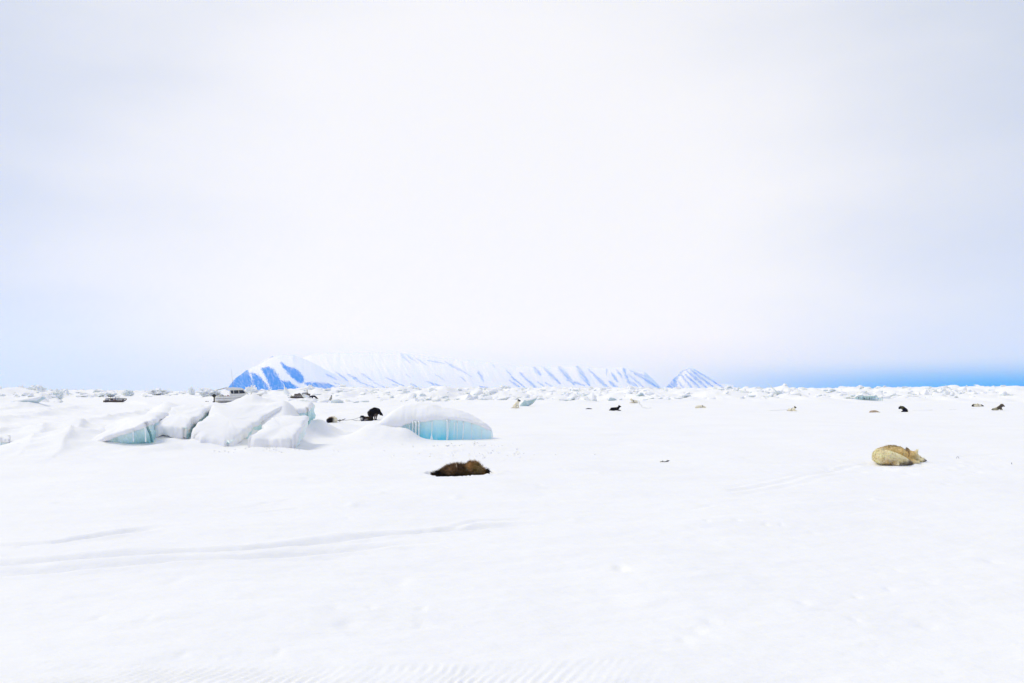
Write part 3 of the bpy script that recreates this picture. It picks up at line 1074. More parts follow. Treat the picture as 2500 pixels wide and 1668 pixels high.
for a in (
    ('pale teal ice slab leaning in the snow at the far left', 68, 969, 990, 80, 62, 201, 0.75, (1, .6, .7), (0, R(-14), R(20))),
    ('pointed ice hummock at the far left end of the horizon', 50, 944, 968, 36, 120, 202, 0.25),
    ('wide white ice hummock beside the pointed one at far left', 88, 943, 968, 52, 118, 203, 0.2),
    ('jagged grey-blue ice lump at the right foot of the left hummocks', 142, 951, 968, 26, 116, 204, 0.5),
    ('tiny lone ice spike on the left horizon', 165, 949, 960, 8, 180, 205, 0.1),
    ('grey-white ice lump behind the loaded sled on the left', 262, 957, 972, 50, 170, 206, 0.4),
    ('long low white hummock right of the loaded sled', 385, 950, 966, 56, 180, 207, 0.1),
    ('white block with a teal side behind the sled', 312, 951, 966, 32, 175, 208, 0.5),
    ('narrow ice spike left of the boat', 468, 944, 968, 18, 170, 209, 0.2),
    ('broad white ice hump just left of the boat', 512, 947, 970, 60, 150, 210, 0.15),
    ('ice hump rising behind the boat roof, against the blue headland', 614, 940, 976, 44, 130, 211, 0.1),
    ('large white ice dome behind the brown sled', 760, 939, 968, 56, 150, 212, 0.1),
    ('low white hump right of the large dome', 815, 955, 972, 56, 150, 213, 0.1),
    ('grey-faced ice lump in the ridge above the blue ice block', 1058, 962, 982, 26, 105, 214, 0.6),
    ('white pointed ice block standing on the ridge, left of the pale sitting dog', 1232, 941, 958, 38, 190, 215, 0.15),
    ('teal ice wedge leaning behind the pale sitting dog', 1291, 973, 990, 46, 70, 216, 1.0, (1, .5, .7), (0, R(-12), R(8))),
    ('small white ice lump standing up on the ridge in mid picture', 1442, 942, 956, 14, 180, 217, 0.1),
    ('grey ice slab lying on the ridge right of the small lump', 1472, 947, 962, 28, 170, 218, 0.5),
    ('smooth white hump behind the cream dog on the bank', 1560, 951, 972, 66, 130, 219, 0.05),
    ('pointed white ice hump below the right end of the range', 1795, 947, 968, 32, 140, 220, 0.1),
    ('rounded white ice lump on the skyline right of the range', 1885, 950, 966, 26, 150, 221, 0.1),
    ('upright pale ice block with a grey flank behind the black-headed dog', 1935, 953, 983, 34, 96, 222, 0.45),
    ('sharp ice fin on the skyline, left of the icicled block', 2056, 950, 968, 16, 150, 223, 0.15),
    ('broad ice block with dark icicles along its foot', 2100, 957, 987, 88, 84, 224, 0.45),
    ('grey ice wedge in the rubble at the right', 2332, 967, 980, 20, 100, 225, 0.8),
    ('rounded ice block on the skyline above the cream and black dog', 2390, 952, 966, 26, 150, 226, 0.2),
    ('squarish ice block on the skyline near the right edge', 2454, 953, 970, 22, 140, 227, 0.2),
    ('dark teal ice hollow right of the dark grooming dog', 2280, 983, 993, 24, 80, 228, 0.9),
):
    far_block(*a)
# icicles at the foot of the broad block
ib = P(2122, 985, 82.6)
icr = empty('icicle_row', (ib.x, ib.y, gz(ib.x, ib.y)))
tag(icr, 'row of grey-teal icicles under the broad ice block on the right', 'icicles')
rs = random.Random(9)
for k in range(17):
    x = -1.5 + k * 0.18 + rs.uniform(-.04, .04)
    hgt = 0.42 * math.sin((k + 1.5) / 19 * math.pi) + rs.uniform(0, .1)
    o = tube_obj('icicle', [(x, 0, -0.02), (x, 0, hgt * .5), (x, 0.03, hgt)], [0.03, 0.05, 0.08], M_TEAL, icr, 5)
    set_col(o.data, 'Blue', np.full((len(o.data.vertices), 3), 0.45))

protos = [block_mesh(300 + k, (1, random.uniform(.5, 1), random.uniform(.35, .8)), random.randint(9, 15), 0, random.choice([0.1, 0.2, 0.3, 0.6])) for k in range(18)]
rs = random.Random(11)
cands = []
while len(cands) < 3200:
    px = rs.uniform(-60, 2560)
    d = 88 + 240 * rs.random() ** 1.5
    x = (px - 1250) / FPX * d
    if 150 < px < 640 and d < 165:
        continue
    if 640 < px < 700 and d < 120:
        continue
    clump = float(vnoise(np.array([px * 0.012]), np.array([d * 0.03]), 77)[0])
    if rs.random() > 0.25 + 1.1 * max(0, clump - 0.35):
        continue
    s = rs.uniform(0.35, 1.0) ** 1.6 * (1.5 + 1.3 * max(0, clump - 0.5)) * (0.75 + d / 330)
    cands.append((x, d, s))
zz = ground_h(np.array([c[0] for c in cands]), np.array([c[1] for c in cands]))
order = sorted(range(len(cands)), key=lambda i: -cands[i][2] / cands[i][1])
big, small = order[:255], order[255:]
teal_protos = [q for q in protos if q.color_attributes['Blue'].data[0].color[0] > 0.4]
seen_regions = set()
for i in big:
    x, y, s = cands[i]
    o = bpy.data.objects.new('ice_block', rs.choice(protos))
    col.objects.link(o)
    o.location = (x, y, zz[i] + s * rs.uniform(-0.14, 0.08))
    o.scale = (s * rs.uniform(.8, 1.5), s, s * rs.uniform(.6, 1.15))
    o.rotation_euler = (rs.gauss(0, .3), rs.gauss(0, .35), rs.uniform(0, 6.28))
    pxb = x / y * FPX + 1250
    reg = next(r_ for lim, r_ in ((520, 'at the far left'), (920, 'below the blue headland'), (1250, 'below the left of the long range'),
                                  (1600, 'below the right of the long range'), (1830, 'below the pyramid peak'), (2150, 'right of the pyramid peak'), (9999, 'at the far right')) if pxb < lim)
    tone = 'grey-teal sided' if o.data in teal_protos else 'white'
    dist = 'near' if y < 130 else 'far'
    if reg not in seen_regions:
        seen_regions.add(reg)
        lab = 'largest %s ice block in the ridge %s' % (tone, reg)
    else:
        lab = 'smaller %s ice block, ridge %s side, %s' % (tone, dist, reg)
    tag(o, lab, 'ice block', 'ice blocks of the jumbled ridge')
vs, fs = [], []
for i in small:
    x, y, s = cands[i]
    s *= 0.8
    me = protos[i % 18]
    mat = Matrix.Translation((x, y, zz[i] + s * 0.05)) @ Matrix.Rotation(rs.uniform(0, 6.28), 4, 'Z') @ Matrix.Rotation(rs.gauss(0, .4), 4, 'X') @ Matrix.Diagonal((s * 1.2, s, s * .8, 1))
    b0 = len(vs)
    vs += [mat @ v.co for v in me.vertices]
    fs += [tuple(b0 + k for k in p_.vertices) for p_ in me.polygons]
me = mesh('ice_rubble', vs, fs)
set_col(me, 'Blue', np.full((len(vs), 3), 0.3))
tag(mk('ice_rubble', me, M_BLOCK, smooth=False), 'small broken ice filling the jumbled ridge', kind='stuff')

# crumbs of snow in front of the blue ice and round the slabs
vs, fs = [], []
rs = random.Random(21)
proto = [block_mesh(400 + k, (1, .8, .6), 10, 0) for k in range(4)]
for k in range(240):
    c = rs.choice([(1130, 1090, 1.2, .35), (1150, 1110, 1.3, 1.0), (640, 1104, 1.0, .25), (480, 1085, 1.2, .25), (1030, 1068, .7, .2)])
    g = G(c[0], c[1])
    x, y = g.x + rs.gauss(0, c[2] * .6), g.y + rs.gauss(0, c[3] * .6)
    s = rs.uniform(.015, .06) ** 1.0 * (1.3 if rs.random() < .1 else .8)
    mat = Matrix.Translation((x, y, gz(x, y) + s * .1)) @ Matrix.Rotation(rs.uniform(0, 6.28), 4, 'Z') @ Matrix.Diagonal((s * 1.3, s, s, 1))
    me = proto[k % 4]
    b0 = len(vs)
    vs += [mat @ v.co for v in me.vertices]
    fs += [tuple(b0 + q for q in p_.vertices) for p_ in me.polygons]
tag(mk('snow_crumbs', mesh('snow_crumbs', vs, fs), M_COVER), 'crumbs of loose snow scattered in front of the ice', kind='stuff')

# ------------------------------------------------------------------ sled dogs
CREAM, TAN, PALE = (0.90, 0.83, 0.65), (0.76, 0.58, 0.32), (0.97, 0.85, 0.54)
BLK, DBR, GRY, WHT = (0.012, 0.011, 0.013), (0.055, 0.035, 0.022), (0.20, 0.165, 0.14), (0.74, 0.72, 0.68)


def dog(label, loc, chains, rz=0.0, scale=1.0, voxel=0.022, blades=0, blade_len=0.04, group='sled dogs resting on the snow', seed=1, nose=None, eyes=(), rot_x=0.0, tint=0.12, lay=0.62):
    """chains: lists of (x, y, z, radius, colour); each list is one limb or stretch of trunk; all are fused into one skin."""
    bm = bmesh.new()
    segs = []
    for ch in chains:
        for i in range(len(ch)):
            a = ch[i]
            b = ch[min(i + 1, len(ch) - 1)]
            L = (Vector(a[:3]) - Vector(b[:3])).length
            n = max(1, int(L / max(0.012, 0.35 * min(a[3], b[3]))))
            for k in range(n):
                t = k / n
                c = Vector(a[:3]).lerp(Vector(b[:3]), t)
                r_ = a[3] + (b[3] - a[3]) * t
                bmesh.ops.create_icosphere(bm, subdivisions=2, radius=r_, matrix=Matrix.Translation(c))
            segs.append((Vector(a[:3]), Vector(b[:3]), a[3], b[3], a[4], b[4]))
    me0 = bpy.data.meshes.new('dog')
    bm.to_mesh(me0)
    bm.free()
    tmp = bpy.data.objects.new('dog', me0)
    col.objects.link(tmp)
    md = tmp.modifiers.new('r', 'REMESH')
    md.mode, md.voxel_size = 'VOXEL', voxel
    ms = tmp.modifiers.new('s', 'SMOOTH')
    ms.factor, ms.iterations = 0.5, 3
    dg = bpy.context.evaluated_depsgraph_get()
    me = bpy.data.meshes.new_from_object(tmp.evaluated_get(dg))
    bpy.data.objects.remove(tmp)
    n = len(me.vertices)
    Vp = np.zeros(n * 3, np.float32)
    me.vertices.foreach_get('co', Vp)
    Vp = Vp.reshape(-1, 3)
    W, C = np.zeros(n), np.zeros((n, 3))
    for a, b, ra, rb, ca, cb in segs:
        ab = np.array(b - a)
        t = np.clip(((Vp - np.array(a)) @ ab) / (ab @ ab + 1e-9), 0, 1)
        d = np.linalg.norm(Vp - np.array(a) - t[:, None] * ab, axis=1) - (ra + (rb - ra) * t)
        w = np.exp(-np.maximum(d, -0.01) / 0.012)
        C += w[:, None] * (np.array(ca) * (1 - t[:, None]) + np.array(cb) * t[:, None])
        W += w
    C = C / np.maximum(W, 1e-12)[:, None]
    f = fbm(Vp[:, 0] * 14 + Vp[:, 2] * 9, Vp[:, 1] * 14 + Vp[:, 2] * 17, seed, 4)
    C = np.clip(C * (1 + tint * 2 * f[:, None]), 0, 1)
    Vp = Vp + np.stack([f * 0.006, f * 0.004, f * 0.006], 1)
    me.vertices.foreach_set('co', Vp.astype(np.float32).ravel())
    set_col(me, 'Col', C)
    me.materials.clear()
    o = mk('dog', me, M_FUR)
    o.location = loc
    o.rotation_euler = (rot_x, 0, rz)
    o.scale = (scale,) * 3
    tag(o, label, 'dog', group)
    if blades:
        rnd = np.random.RandomState(seed)
        tris = np.array([p_.vertices[:3] for p_ in me.polygons])
        no = np.zeros(n * 3, np.float32)
        me.vertices.foreach_get('normal', no)
        no = no.reshape(-1, 3)
        ar = np.linalg.norm(np.cross(Vp[tris[:, 1]] - Vp[tris[:, 0]], Vp[tris[:, 2]] - Vp[tris[:, 0]]), axis=1)
        pick = rnd.choice(len(tris), blades, p=ar / ar.sum())
        w = rnd.dirichlet((1, 1, 1), blades)
        base = (Vp[tris[pick]] * w[..., None]).sum(1)
        nn = (no[tris[pick]] * w[..., None]).sum(1)
        cc_ = C[tris[pick, 0]]
        comb = np.array([-0.75, 0, -0.35]) + rnd.normal(0, .35, (blades, 3))
        dr = nn * lay + comb * 0.75
        dr /= np.linalg.norm(dr, axis=1)[:, None]
        sd_ = np.cross(dr, rnd.normal(0, 1, (blades, 3)))
        sd_ /= np.linalg.norm(sd_, axis=1)[:, None] + 1e-9
        L = blade_len * rnd.uniform(.5, 1.25, blades)[:, None]
        wd = 0.0045
        BV = np.concatenate([base - nn * 0.004 - sd_ * wd, base - nn * 0.004 + sd_ * wd, base + dr * L], 0)
        BF = np.stack([np.arange(blades), np.arange(blades) + blades, np.arange(blades) + 2 * blades], 1)
        bme = np_mesh('fur', BV, BF)
        k_ = rnd.uniform(.75, 1.18, blades)[:, None]
        set_col(bme, 'Col', np.clip(np.concatenate([cc_ * k_ * .9, cc_ * k_ * .9, cc_ * k_], 0), 0, 1))
        fo = mk('fur', bme, M_FUR, o, smooth=False)
        tag(fo, kind='stuff')
    if nose:
        lumpy('nose', nose[:3], (nose[3],) * 3, M_NOSE, o, 0.05, 2, 1, 2)
    for e in eyes:
        lumpy('eye', e[:3], (e[3],) * 3, M_NOSE, o, 0.0, 2, 1, 2)
    return o


def strap(o, name, x, c, ry, rz_, mat, tilt=0.0, wdt=0.02, a0=-20, a1=200, thick=0.008):
    """webbing band round a trunk: an arc in the plane across x, tilted along the body."""
    vs, fs = [], []
    n = 20
    for k in range(n + 1):
        a = R(a0 + (a1 - a0) * k / n)
        y, z = c[0] + ry * math.cos(a), c[1] + rz_ * math.sin(a)
        xx = x + tilt * math.sin(a)
        for dx, dr in ((-wdt, 0), (-wdt, thick), (wdt, thick), (wdt, 0)):
            vs.append((xx + dx, y + dr * math.cos(a), z + dr * math.sin(a)))
    for k in range(n):
        for q in range(4):
            r_ = (q + 1) % 4
            fs.append((k * 4 + q, k * 4 + r_, k * 4 + 4 + r_, k * 4 + 4 + q))
    fs += [(0, 1, 2, 3), (n * 4 + 3, n * 4 + 2, n * 4 + 1, n * 4)]
    return mk(name, fix_normals(mesh(name, vs, fs)), mat, o, smooth=False)


def at_ground(px, py, dz=0.0):
    d = ray(px, py)
    ys = np.geomspace(G(px, py).y * 0.75, 420, 2000)
    xs, zs = d.x * ys / d.y, CAM_H + d.z * ys / d.y
    hit = np.nonzero(zs < ground_h(xs.copy(), ys.copy()))[0]
    y = float(ys[hit[0]]) if len(hit) else 300.0
    x = d.x * y / d.y
    return Vector((x, y, gz(x, y) + dz))


# 1. the tan dog asleep on the right
DK = (0.13, 0.10, 0.085)
OCH = (0.86, 0.64, 0.29)
d1 = dog('large tan dog curled up asleep with its head to the right, on the open snow', at_ground(2192, 1131, -0.01), [
    [(-.31, .02, .14, .15, PALE), (-.19, .09, .165, .155, OCH), (-.03, .11, .175, .155, OCH), (.08, .06, .16, .14, OCH), (.165, .0, .135, .092, OCH), (.25, -.05, .155, .092, OCH)],
    [(-.26, .04, .235, .062, DK), (-.12, .10, .285, .055, (0.30, .22, .12)), (.0, .11, .295, .05, DK), (.09, .07, .27, .05, (0.30, .22, .12))],
    [(.25, -.05, .15, .095, OCH), (.28, -.07, .12, .09, (0.52, .40, .18)), (.34, -.10, .105, .065, PALE), (.40, -.12, .085, .042, PALE), (.45, -.135, .07, .026, (0.20, .17, .14))],
    [(.215, .0, .215, .045, OCH), (.20, .01, .265, .030, (.36, .26, .17)), (.185, .012, .31, .009, DK)],
    [(.305, -.085, .20, .042, PALE), (.33, -.09, .24, .026, PALE), (.352, -.092, .278, .008, PALE)],
    [(-.32, -.06, .14, .13, PALE), (-.22, -.14, .14, .115, PALE), (-.06, -.19, .105, .085, PALE), (.06, -.2, .07, .05, PALE)],
    [(.06, -.2, .07, .05, PALE), (.10, -.21, .045, .036, DK), (.18, -.2, .04, .032, TAN), (.28, -.19, .045, .03, PALE), (.30, -.19, .045, .027, PALE)],
    [(-.2, -.16, .06, .06, TAN), (-.16, -.24, .03, .042, TAN), (-.13, -.26, .015, .034, PALE)],
    [(.02, -.22, .04, .04, DK), (.14, -.235, .02, .03, DK)],
    [(.14, -.04, .08, .08, OCH), (.22, -.13, .05, .05, OCH)],
    [(-.42, .0, .10, .06, PALE), (-.40, -.12, .07, .06, PALE), (-.28, -.19, .06, .055, TAN)],
], scale=0.95, voxel=0.013, blades=9000, blade_len=0.036, seed=3, lay=0.3, nose=(.468, -.14, .066, .017), eyes=((.365, -.155, .125, .009),))
strap(d1, 'collar', .165, (-.005, .15), .098, .10, plain('brown_collar', (.22, .11, .05), .7), 0.02, .008, 30, 330, .004)

# 2. the dark brown dog in its melted hollow
BR, BR2, TW = (0.10, 0.06, 0.033), (0.27, 0.165, 0.09), (0.50, 0.29, 0.12)
d2 = dog('shaggy dark brown dog lying sunk in a snow hollow in the foreground', (PITC.x, PITC.y, -0.015), [
    [(-.26, .0, -.01, .085, BR), (-.17, .02, .03, .105, BR2), (-.07, .03, .045, .115, BR2), (.03, .03, .04, .11, BR2), (.12, .02, .05, .095, BR)],
    [(-.26, .0, -.01, .085, BR), (-.34, -.03, -.01, .055, BLK), (-.42, -.05, -.005, .03, BR), (-.455, -.06, .0, .014, BLK)],
    [(.12, .02, .05, .095, BR2), (.19, -.01, .10, .095, TW), (.25, -.03, .08, .085, (.36, .25, .10)), (.31, -.05, .06, .055, (.40, .30, .15)), (.36, -.06, .04, .035, TW)],
    [(.15, .03, .15, .035, TW), (.15, .035, .185, .02, BR2)],
    [(.22, .03, .15, .035, TW), (.23, .035, .18, .02, TW)],
    [(.16, -.08, -.04, .07, BR), (.3, -.08, .0, .045, BLK), (.40, -.05, .045, .03, BLK), (.44, -.04, .06, .018, BLK)],
    [(-.2, -.1, -.06, .08, BLK), (-.02, -.13, -.06, .08, BLK), (.14, -.12, -.06, .06, BLK)],
    [(-.12, -.06, .02, .09, BR2), (.02, -.09, .0, .075, (.14, .085, .04)), (.12, -.1, -.02, .05, (.22, .14, .07))],
], voxel=0.013, blades=15000, blade_len=0.065, lay=0.8, seed=5, tint=0.5)
strap(d2, 'strap', -.05, (.03, .045), .118, .126, M_STRAP_TAN, -.03, .009, 40, 185)
strap(d2, 'harness', .085, (.025, .045), .112, .118, M_STRAP_TEAL, .04, .022, 95, 172)

# 3.-5. the group by the ice
GB = (0.10, 0.075, 0.06)
dog('black dog standing hunched with its back arched, beside the lying black dog', at_ground(915, 1026, -0.01), [
    [(-.20, 0, .31, .11, BLK), (-.12, 0, .37, .14, BLK), (0, 0, .42, .145, BLK), (.1, 0, .40, .14, BLK), (.165, 0, .385, .10, BLK), (.21, 0, .33, .068, BLK)],
    [(.21, 0, .33, .068, BLK), (.265, -.01, .285, .066, BLK), (.315, -.015, .245, .042, BLK), (.345, -.02, .215, .027, BLK)],
    [(.23, .05, .36, .03, BLK), (.225, .06, .41, .01, BLK)], [(.25, -.05, .36, .03, BLK), (.25, -.065, .405, .01, BLK)],
    [(-.18, .06, .28, .10, BLK), (-.15, .07, .2, .085, BLK), (-.13, .075, .13, .05, GB), (-.10, .08, .05, .03, BLK), (-.07, .08, .02, .03, BLK)],
    [(-.18, -.07, .28, .10, BLK), (-.16, -.08, .2, .085, BLK), (-.15, -.085, .13, .05, GB), (-.12, -.09, .05, .03, BLK), (-.085, -.09, .02, .03, BLK)],
    [(.09, .06, .28, .055, GB), (.06, .07, .15, .032, (.3, .26, .23)), (.05, .07, .04, .026, GRY), (.075, .07, .02, .027, GRY)],
    [(.07, -.06, .28, .06, GB), (.0, -.08, .16, .032, GRY), (.02, -.09, .04, .024, GB), (.06, -.09, .02, .026, GB)],
    [(.05, 0, .33, .12, BLK), (-.1, 0, .27, .11, BLK)],
    [(-.27, -.02, .36, .04, BLK), (-.285, -.03, .30, .04, (.24, .2, .18)), (-.25, -.05, .22, .035, GB)],
], voxel=0.018, blades=2500, blade_len=0.035, seed=6, nose=(.352, -.022, .215, .02))
dog('black and brown dog with a white muzzle lying beside the hunched black dog', at_ground(893, 1028, -0.01), [
    [(.24, .02, .08, .09, BLK), (.12, .0, .10, .105, DBR), (.0, -.01, .10, .10, DBR), (-.08, -.02, .12, .085, BLK), (-.15, -.03, .165, .075, BLK)],
    [(-.15, -.03, .165, .075, BLK), (-.165, -.05, .16, .08, BLK), (-.17, -.10, .105, .05, WHT), (-.17, -.14, .075, .035, WHT)],
    [(-.12, .02, .22, .03, BLK), (-.09, .03, .235, .012, BLK)], [(-.2, .02, .22, .03, BLK), (-.215, .03, .245, .012, BLK)],
    [(.08, -.1, .05, .05, (.40, .36, .33)), (0, -.13, .035, .035, (.4, .36, .33))],
    [(-.06, -.08, .05, .04, BLK), (-.15, -.16, .02, .028, BLK)], [(.2, -.1, .05, .06, BLK), (.06, -.17, .02, .03, BLK)],
], voxel=0.018, blades=1800, blade_len=0.03, seed=7, nose=(-.17, -.172, .07, .018))
dog('small cream and black dog curled in a ball at the end of the tether', at_ground(811, 1031, -0.01), [
    [(-.10, -.04, .06, .085, BLK), (0, -.07, .075, .09, BLK), (.09, -.04, .06, .08, CREAM)],
    [(.1, .02, .08, .085, CREAM), (.03, .08, .115, .09, CREAM), (-.06, .06, .1, .09, (.5, .36, .26))],
    [(.0, -.02, .11, .07, (.5, .36, .26))],
], voxel=0.018, blades=1200, blade_len=0.03, seed=8)


def lying(c, head, legs=None, tip=None):
    legs = legs or c
    tip = tip or c
    return [
        [(-.30, 0, .13, .125, tip), (-.12, 0, .145, .125, c), (.08, 0, .16, .13, c), (.18, 0, .2, .11, c), (.25, 0, .28, .085, c), (.29, 0, .35, .078, head)],
        [(.29, 0, .35, .078, head), (.35, 0, .33, .055, head), (.42, 0, .315, .032, head)],
        [(.26, .05, .41, .03, head), (.255, .062, .485, .008, head)], [(.26, -.05, .41, .03, head), (.255, -.062, .485, .008, head)],
        [(.14, .09, .07, .05, legs), (.4, .1, .025, .03, legs)], [(.14, -.09, .07, .05, legs), (.4, -.1, .025, .03, legs)],
        [(-.27, .11, .1, .09, c), (-.08, .16, .035, .035, legs)], [(-.27, -.11, .1, .09, c), (-.08, -.16, .035, .035, legs)],
        [(-.40, 0, .08, .055, tip), (-.48, -.1, .05, .04, tip)]]


def sitting(c, head, legs=None):
    legs = legs or c
    return [
        [(-.16, 0, .13, .13, c), (-.07, 0, .26, .125, c), (.04, 0, .37, .12, c), (.10, 0, .48, .085, c), (.14, 0, .56, .075, head)],
        [(.14, 0, .56, .075, head), (.2, 0, .54, .05, head), (.27, 0, .52, .03, head)],
        [(.11, .05, .62, .028, head), (.10, .06, .69, .008, head)], [(.11, -.05, .62, .028, head), (.10, -.06, .69, .008, head)],
        [(.08, .08, .3, .05, c), (.12, .08, .15, .034, legs), (.13, .08, .025, .03, legs), (.17, .08, .02, .03, legs)],
        [(.06, -.08, .3, .05, c), (.09, -.08, .15, .034, legs), (.10, -.08, .025, .03, legs), (.14, -.08, .02, .03, legs)],
        [(-.12, .11, .12, .1, c), (.04, .13, .03, .035, legs)], [(-.12, -.11, .12, .1, c), (.04, -.13, .03, .035, legs)],
        [(-.25, 0, .06, .05, c), (-.40, .02, .04, .04, c)]]


def flat(c, head, tip=None, legs=None):
    tip = tip or c
    legs = legs or c
    return [
        [(-.30, 0, .09, .10, tip), (-.12, .01, .115, .115, c), (.08, 0, .12, .115, c), (.2, -.02, .11, .09, c), (.3, -.04, .09, .072, head)],
        [(.3, -.04, .09, .072, head), (.38, -.06, .065, .042, head), (.44, -.07, .05, .026, head)],
        [(.27, .01, .15, .028, head), (.255, .02, .195, .008, head)], [(.29, -.09, .14, .028, head), (.28, -.11, .185, .008, head)],
        [(-.25, -.1, .07, .075, c), (-.08, -.17, .03, .035, legs)], [(.1, -.1, .05, .05, legs), (.26, -.16, .025, .028, legs)],
        [(-.4, -.02, .06, .05, tip), (-.42, -.12, .04, .045, tip)]]


d = dog('pale cream dog with a black head sitting upright, facing right', at_ground(1262, 997), sitting(CREAM, BLK), scale=1.05, seed=11, blades=900, blade_len=.04)
dog('flat black dog sunk in the snow, only its back showing', at_ground(1437, 999, -0.09), flat(BLK, BLK), rz=R(160), scale=0.72, seed=12)
d = dog('black dog lying with its head raised to the right, in mid distance', at_ground(1503, 1003), lying(BLK, BLK), scale=.80, rz=R(-12), seed=13, blades=900, blade_len=.035)
strap(d, 'harness', .04, (0, .155), .135, .135, M_STRAP_TAN, .05, .006, 20, 160)
d = dog('cream dog with a dark harness lying on the snow bank, ears up', at_ground(1547, 984), lying(CREAM, CREAM), scale=1.05, rz=R(205), seed=14, blades=900, blade_len=.04)
strap(d, 'harness', .10, (0, .165), .14, .145, M_STRAP_DARK, .03, .025, -30, 210)
d = dog('cream dog lying flat with a dark collar, alone in the middle distance', at_ground(1710, 996, -0.02), flat(CREAM, CREAM), scale=.95, seed=15, blades=700, blade_len=.035)
strap(d, 'collar', .15, (-.01, .12), .11, .115, M_STRAP_DARK, .03, .02, -20, 200)
d = dog('cream dog with a black head and pricked ears, lying below the upright ice block', at_ground(1934, 1004), lying(CREAM, BLK, tip=WHT), scale=.74, rz=R(-52), seed=16, blades=700, blade_len=.035)
strap(d, 'harness', .02, (0, .155), .135, .135, M_STRAP_DARK, .03, .016, -10, 190)
dog('pinkish tan dog stretched flat on the snow left of the dark grooming dog', at_ground(2134, 1007, -0.035), flat((.52, .40, .30), (.62, .52, .42)), scale=.74, seed=17, nose=(.45, -.07, .06, .03))
OL = (0.11, 0.105, 0.05)
d = dog('dark dog with an olive back sitting bent over to its left, grooming', at_ground(2203, 1006), [
    [(.24, 0, .09, .09, BLK), (.16, 0, .14, .125, BLK), (.08, 0, .22, .115, BLK), (-.01, 0, .27, .10, OL), (-.1, -.02, .29, .085, OL)],
    [(-.1, -.02, .29, .085, OL), (-.17, -.04, .26, .075, (.03, .028, .025)), (-.22, -.06, .22, .05, BLK)],
    [(.03, -.02, .31, .06, (.2, .19, .13)), (-.08, -.02, .32, .05, (.15, .14, .07))],
    [(-.10, .03, .35, .03, BLK), (-.09, .04, .39, .01, BLK)],
    [(.08, -.09, .12, .06, BLK), (-.02, -.1, .04, .035, BLK), (-.12, -.1, .02, .026, BLK)],
    [(.2, -.1, .1, .09, BLK), (.06, -.16, .03, .035, BLK)], [(.2, .1, .1, .09, BLK), (.06, .14, .03, .035, BLK)],
    [(.30, .0, .05, .045, BLK), (.34, .02, .03, .03, BLK)]], seed=18, blades=900, blade_len=.035)
d = dog('cream dog with a black head and black rump lying near the right edge', at_ground(2386, 993), flat(CREAM, BLK, tip=BLK), scale=1.12, seed=19, blades=800, blade_len=.04)
strap(d, 'harness', -.02, (0, .11), .12, .122, plain('ochre_webbing', (.36, .27, .10), .7), .04, .014, -10, 190)
GBR = (0.13, 0.105, 0.075)
dog('grey-brown dog with a pale rump propped up on its forelegs at the right edge', at_ground(2437, 1002), [
    [(-.34, 0, .07, .07, (.42, .38, .26)), (-.22, 0, .085, .085, (.45, .41, .28)), (-.06, 0, .12, .085, GBR), (.1, 0, .2, .105, (.09, .075, .07)), (.2, 0, .29, .10, (.1, .085, .075)), (.27, -.02, .33, .088, GBR)],
    [(.27, -.02, .33, .088, GBR), (.34, -.04, .29, .05, GBR), (.40, -.05, .265, .03, BLK)],
    [(.22, .04, .4, .03, (.08, .06, .06)), (.21, .05, .455, .009, (.08, .06, .06))], [(.27, -.09, .4, .03, (.16, .11, .1)), (.27, -.1, .455, .009, (.16, .11, .1))],
    [(.13, -.08, .18, .055, GBR), (.18, -.09, .07, .035, GBR), (.22, -.09, .02, .028, GBR)], [(.13, .08, .18, .055, GBR), (.18, .09, .07, .035, GBR), (.22, .09, .02, .028, GBR)],
    [(-.26, -.08, .06, .06, (.45, .41, .28)), (-.06, -.12, .03, .03, (.3, .27, .17))], [(-.38, 0, .05, .04, BLK), (-.44, 0, .04, .025, BLK)]], seed=20, blades=900, blade_len=.035)
far = 'dogs far off by the ridge'
dog('tiny black dog with pricked ears far off in the rubble at the right', at_ground(2355, 969, 0.0), lying(BLK, BLK), rz=R(-80), scale=1.1, voxel=.03, seed=21, group=far)
dog('tiny dark dog lying far off in the rubble, above the cream and black dog', at_ground(2409, 968, 0.0), flat((.05, .05, .06), (.05, .05, .06)), rz=R(35), scale=1.0, voxel=.03, seed=22, group=far)
dog('black dog stepping down off a snow ledge, just right of the brown sled', at_ground(767, 976), [
    [(-.42, 0, .36, .07, BLK), (-.25, 0, .40, .10, BLK), (0, 0, .40, .11, BLK), (.15, 0, .32, .10, BLK), (.3, 0, .2, .08, BLK), (.42, 0, .1, .06, BLK), (.48, 0, .05, .035, BLK)],
    [(-.2, -.07, .34, .07, BLK), (-.18, -.08, .15, .03, BLK), (-.17, -.08, .02, .025, BLK)], [(-.2, .07, .34, .07, BLK), (-.18, .08, .15, .03, BLK), (-.17, .08, .02, .025, BLK)],
    [(.18, -.07, .26, .06, BLK), (.24, -.08, .1, .03, BLK), (.27, -.08, .02, .026, BLK)], [(.18, .07, .26, .06, BLK), (.24, .08, .1, .03, BLK), (.27, .08, .02, .026, BLK)],
    [(-.42, 0, .36, .06, BLK), (-.56, 0, .34, .04, BLK)]], scale=1.05, voxel=.03, seed=23, group=far)
dog('small grey-white dog with a black head sitting far off, right of the stepping black dog', at_ground(808, 978), sitting((.40, .38, .34), BLK), rz=R(75), scale=.95, voxel=.025, seed=24, group=far)

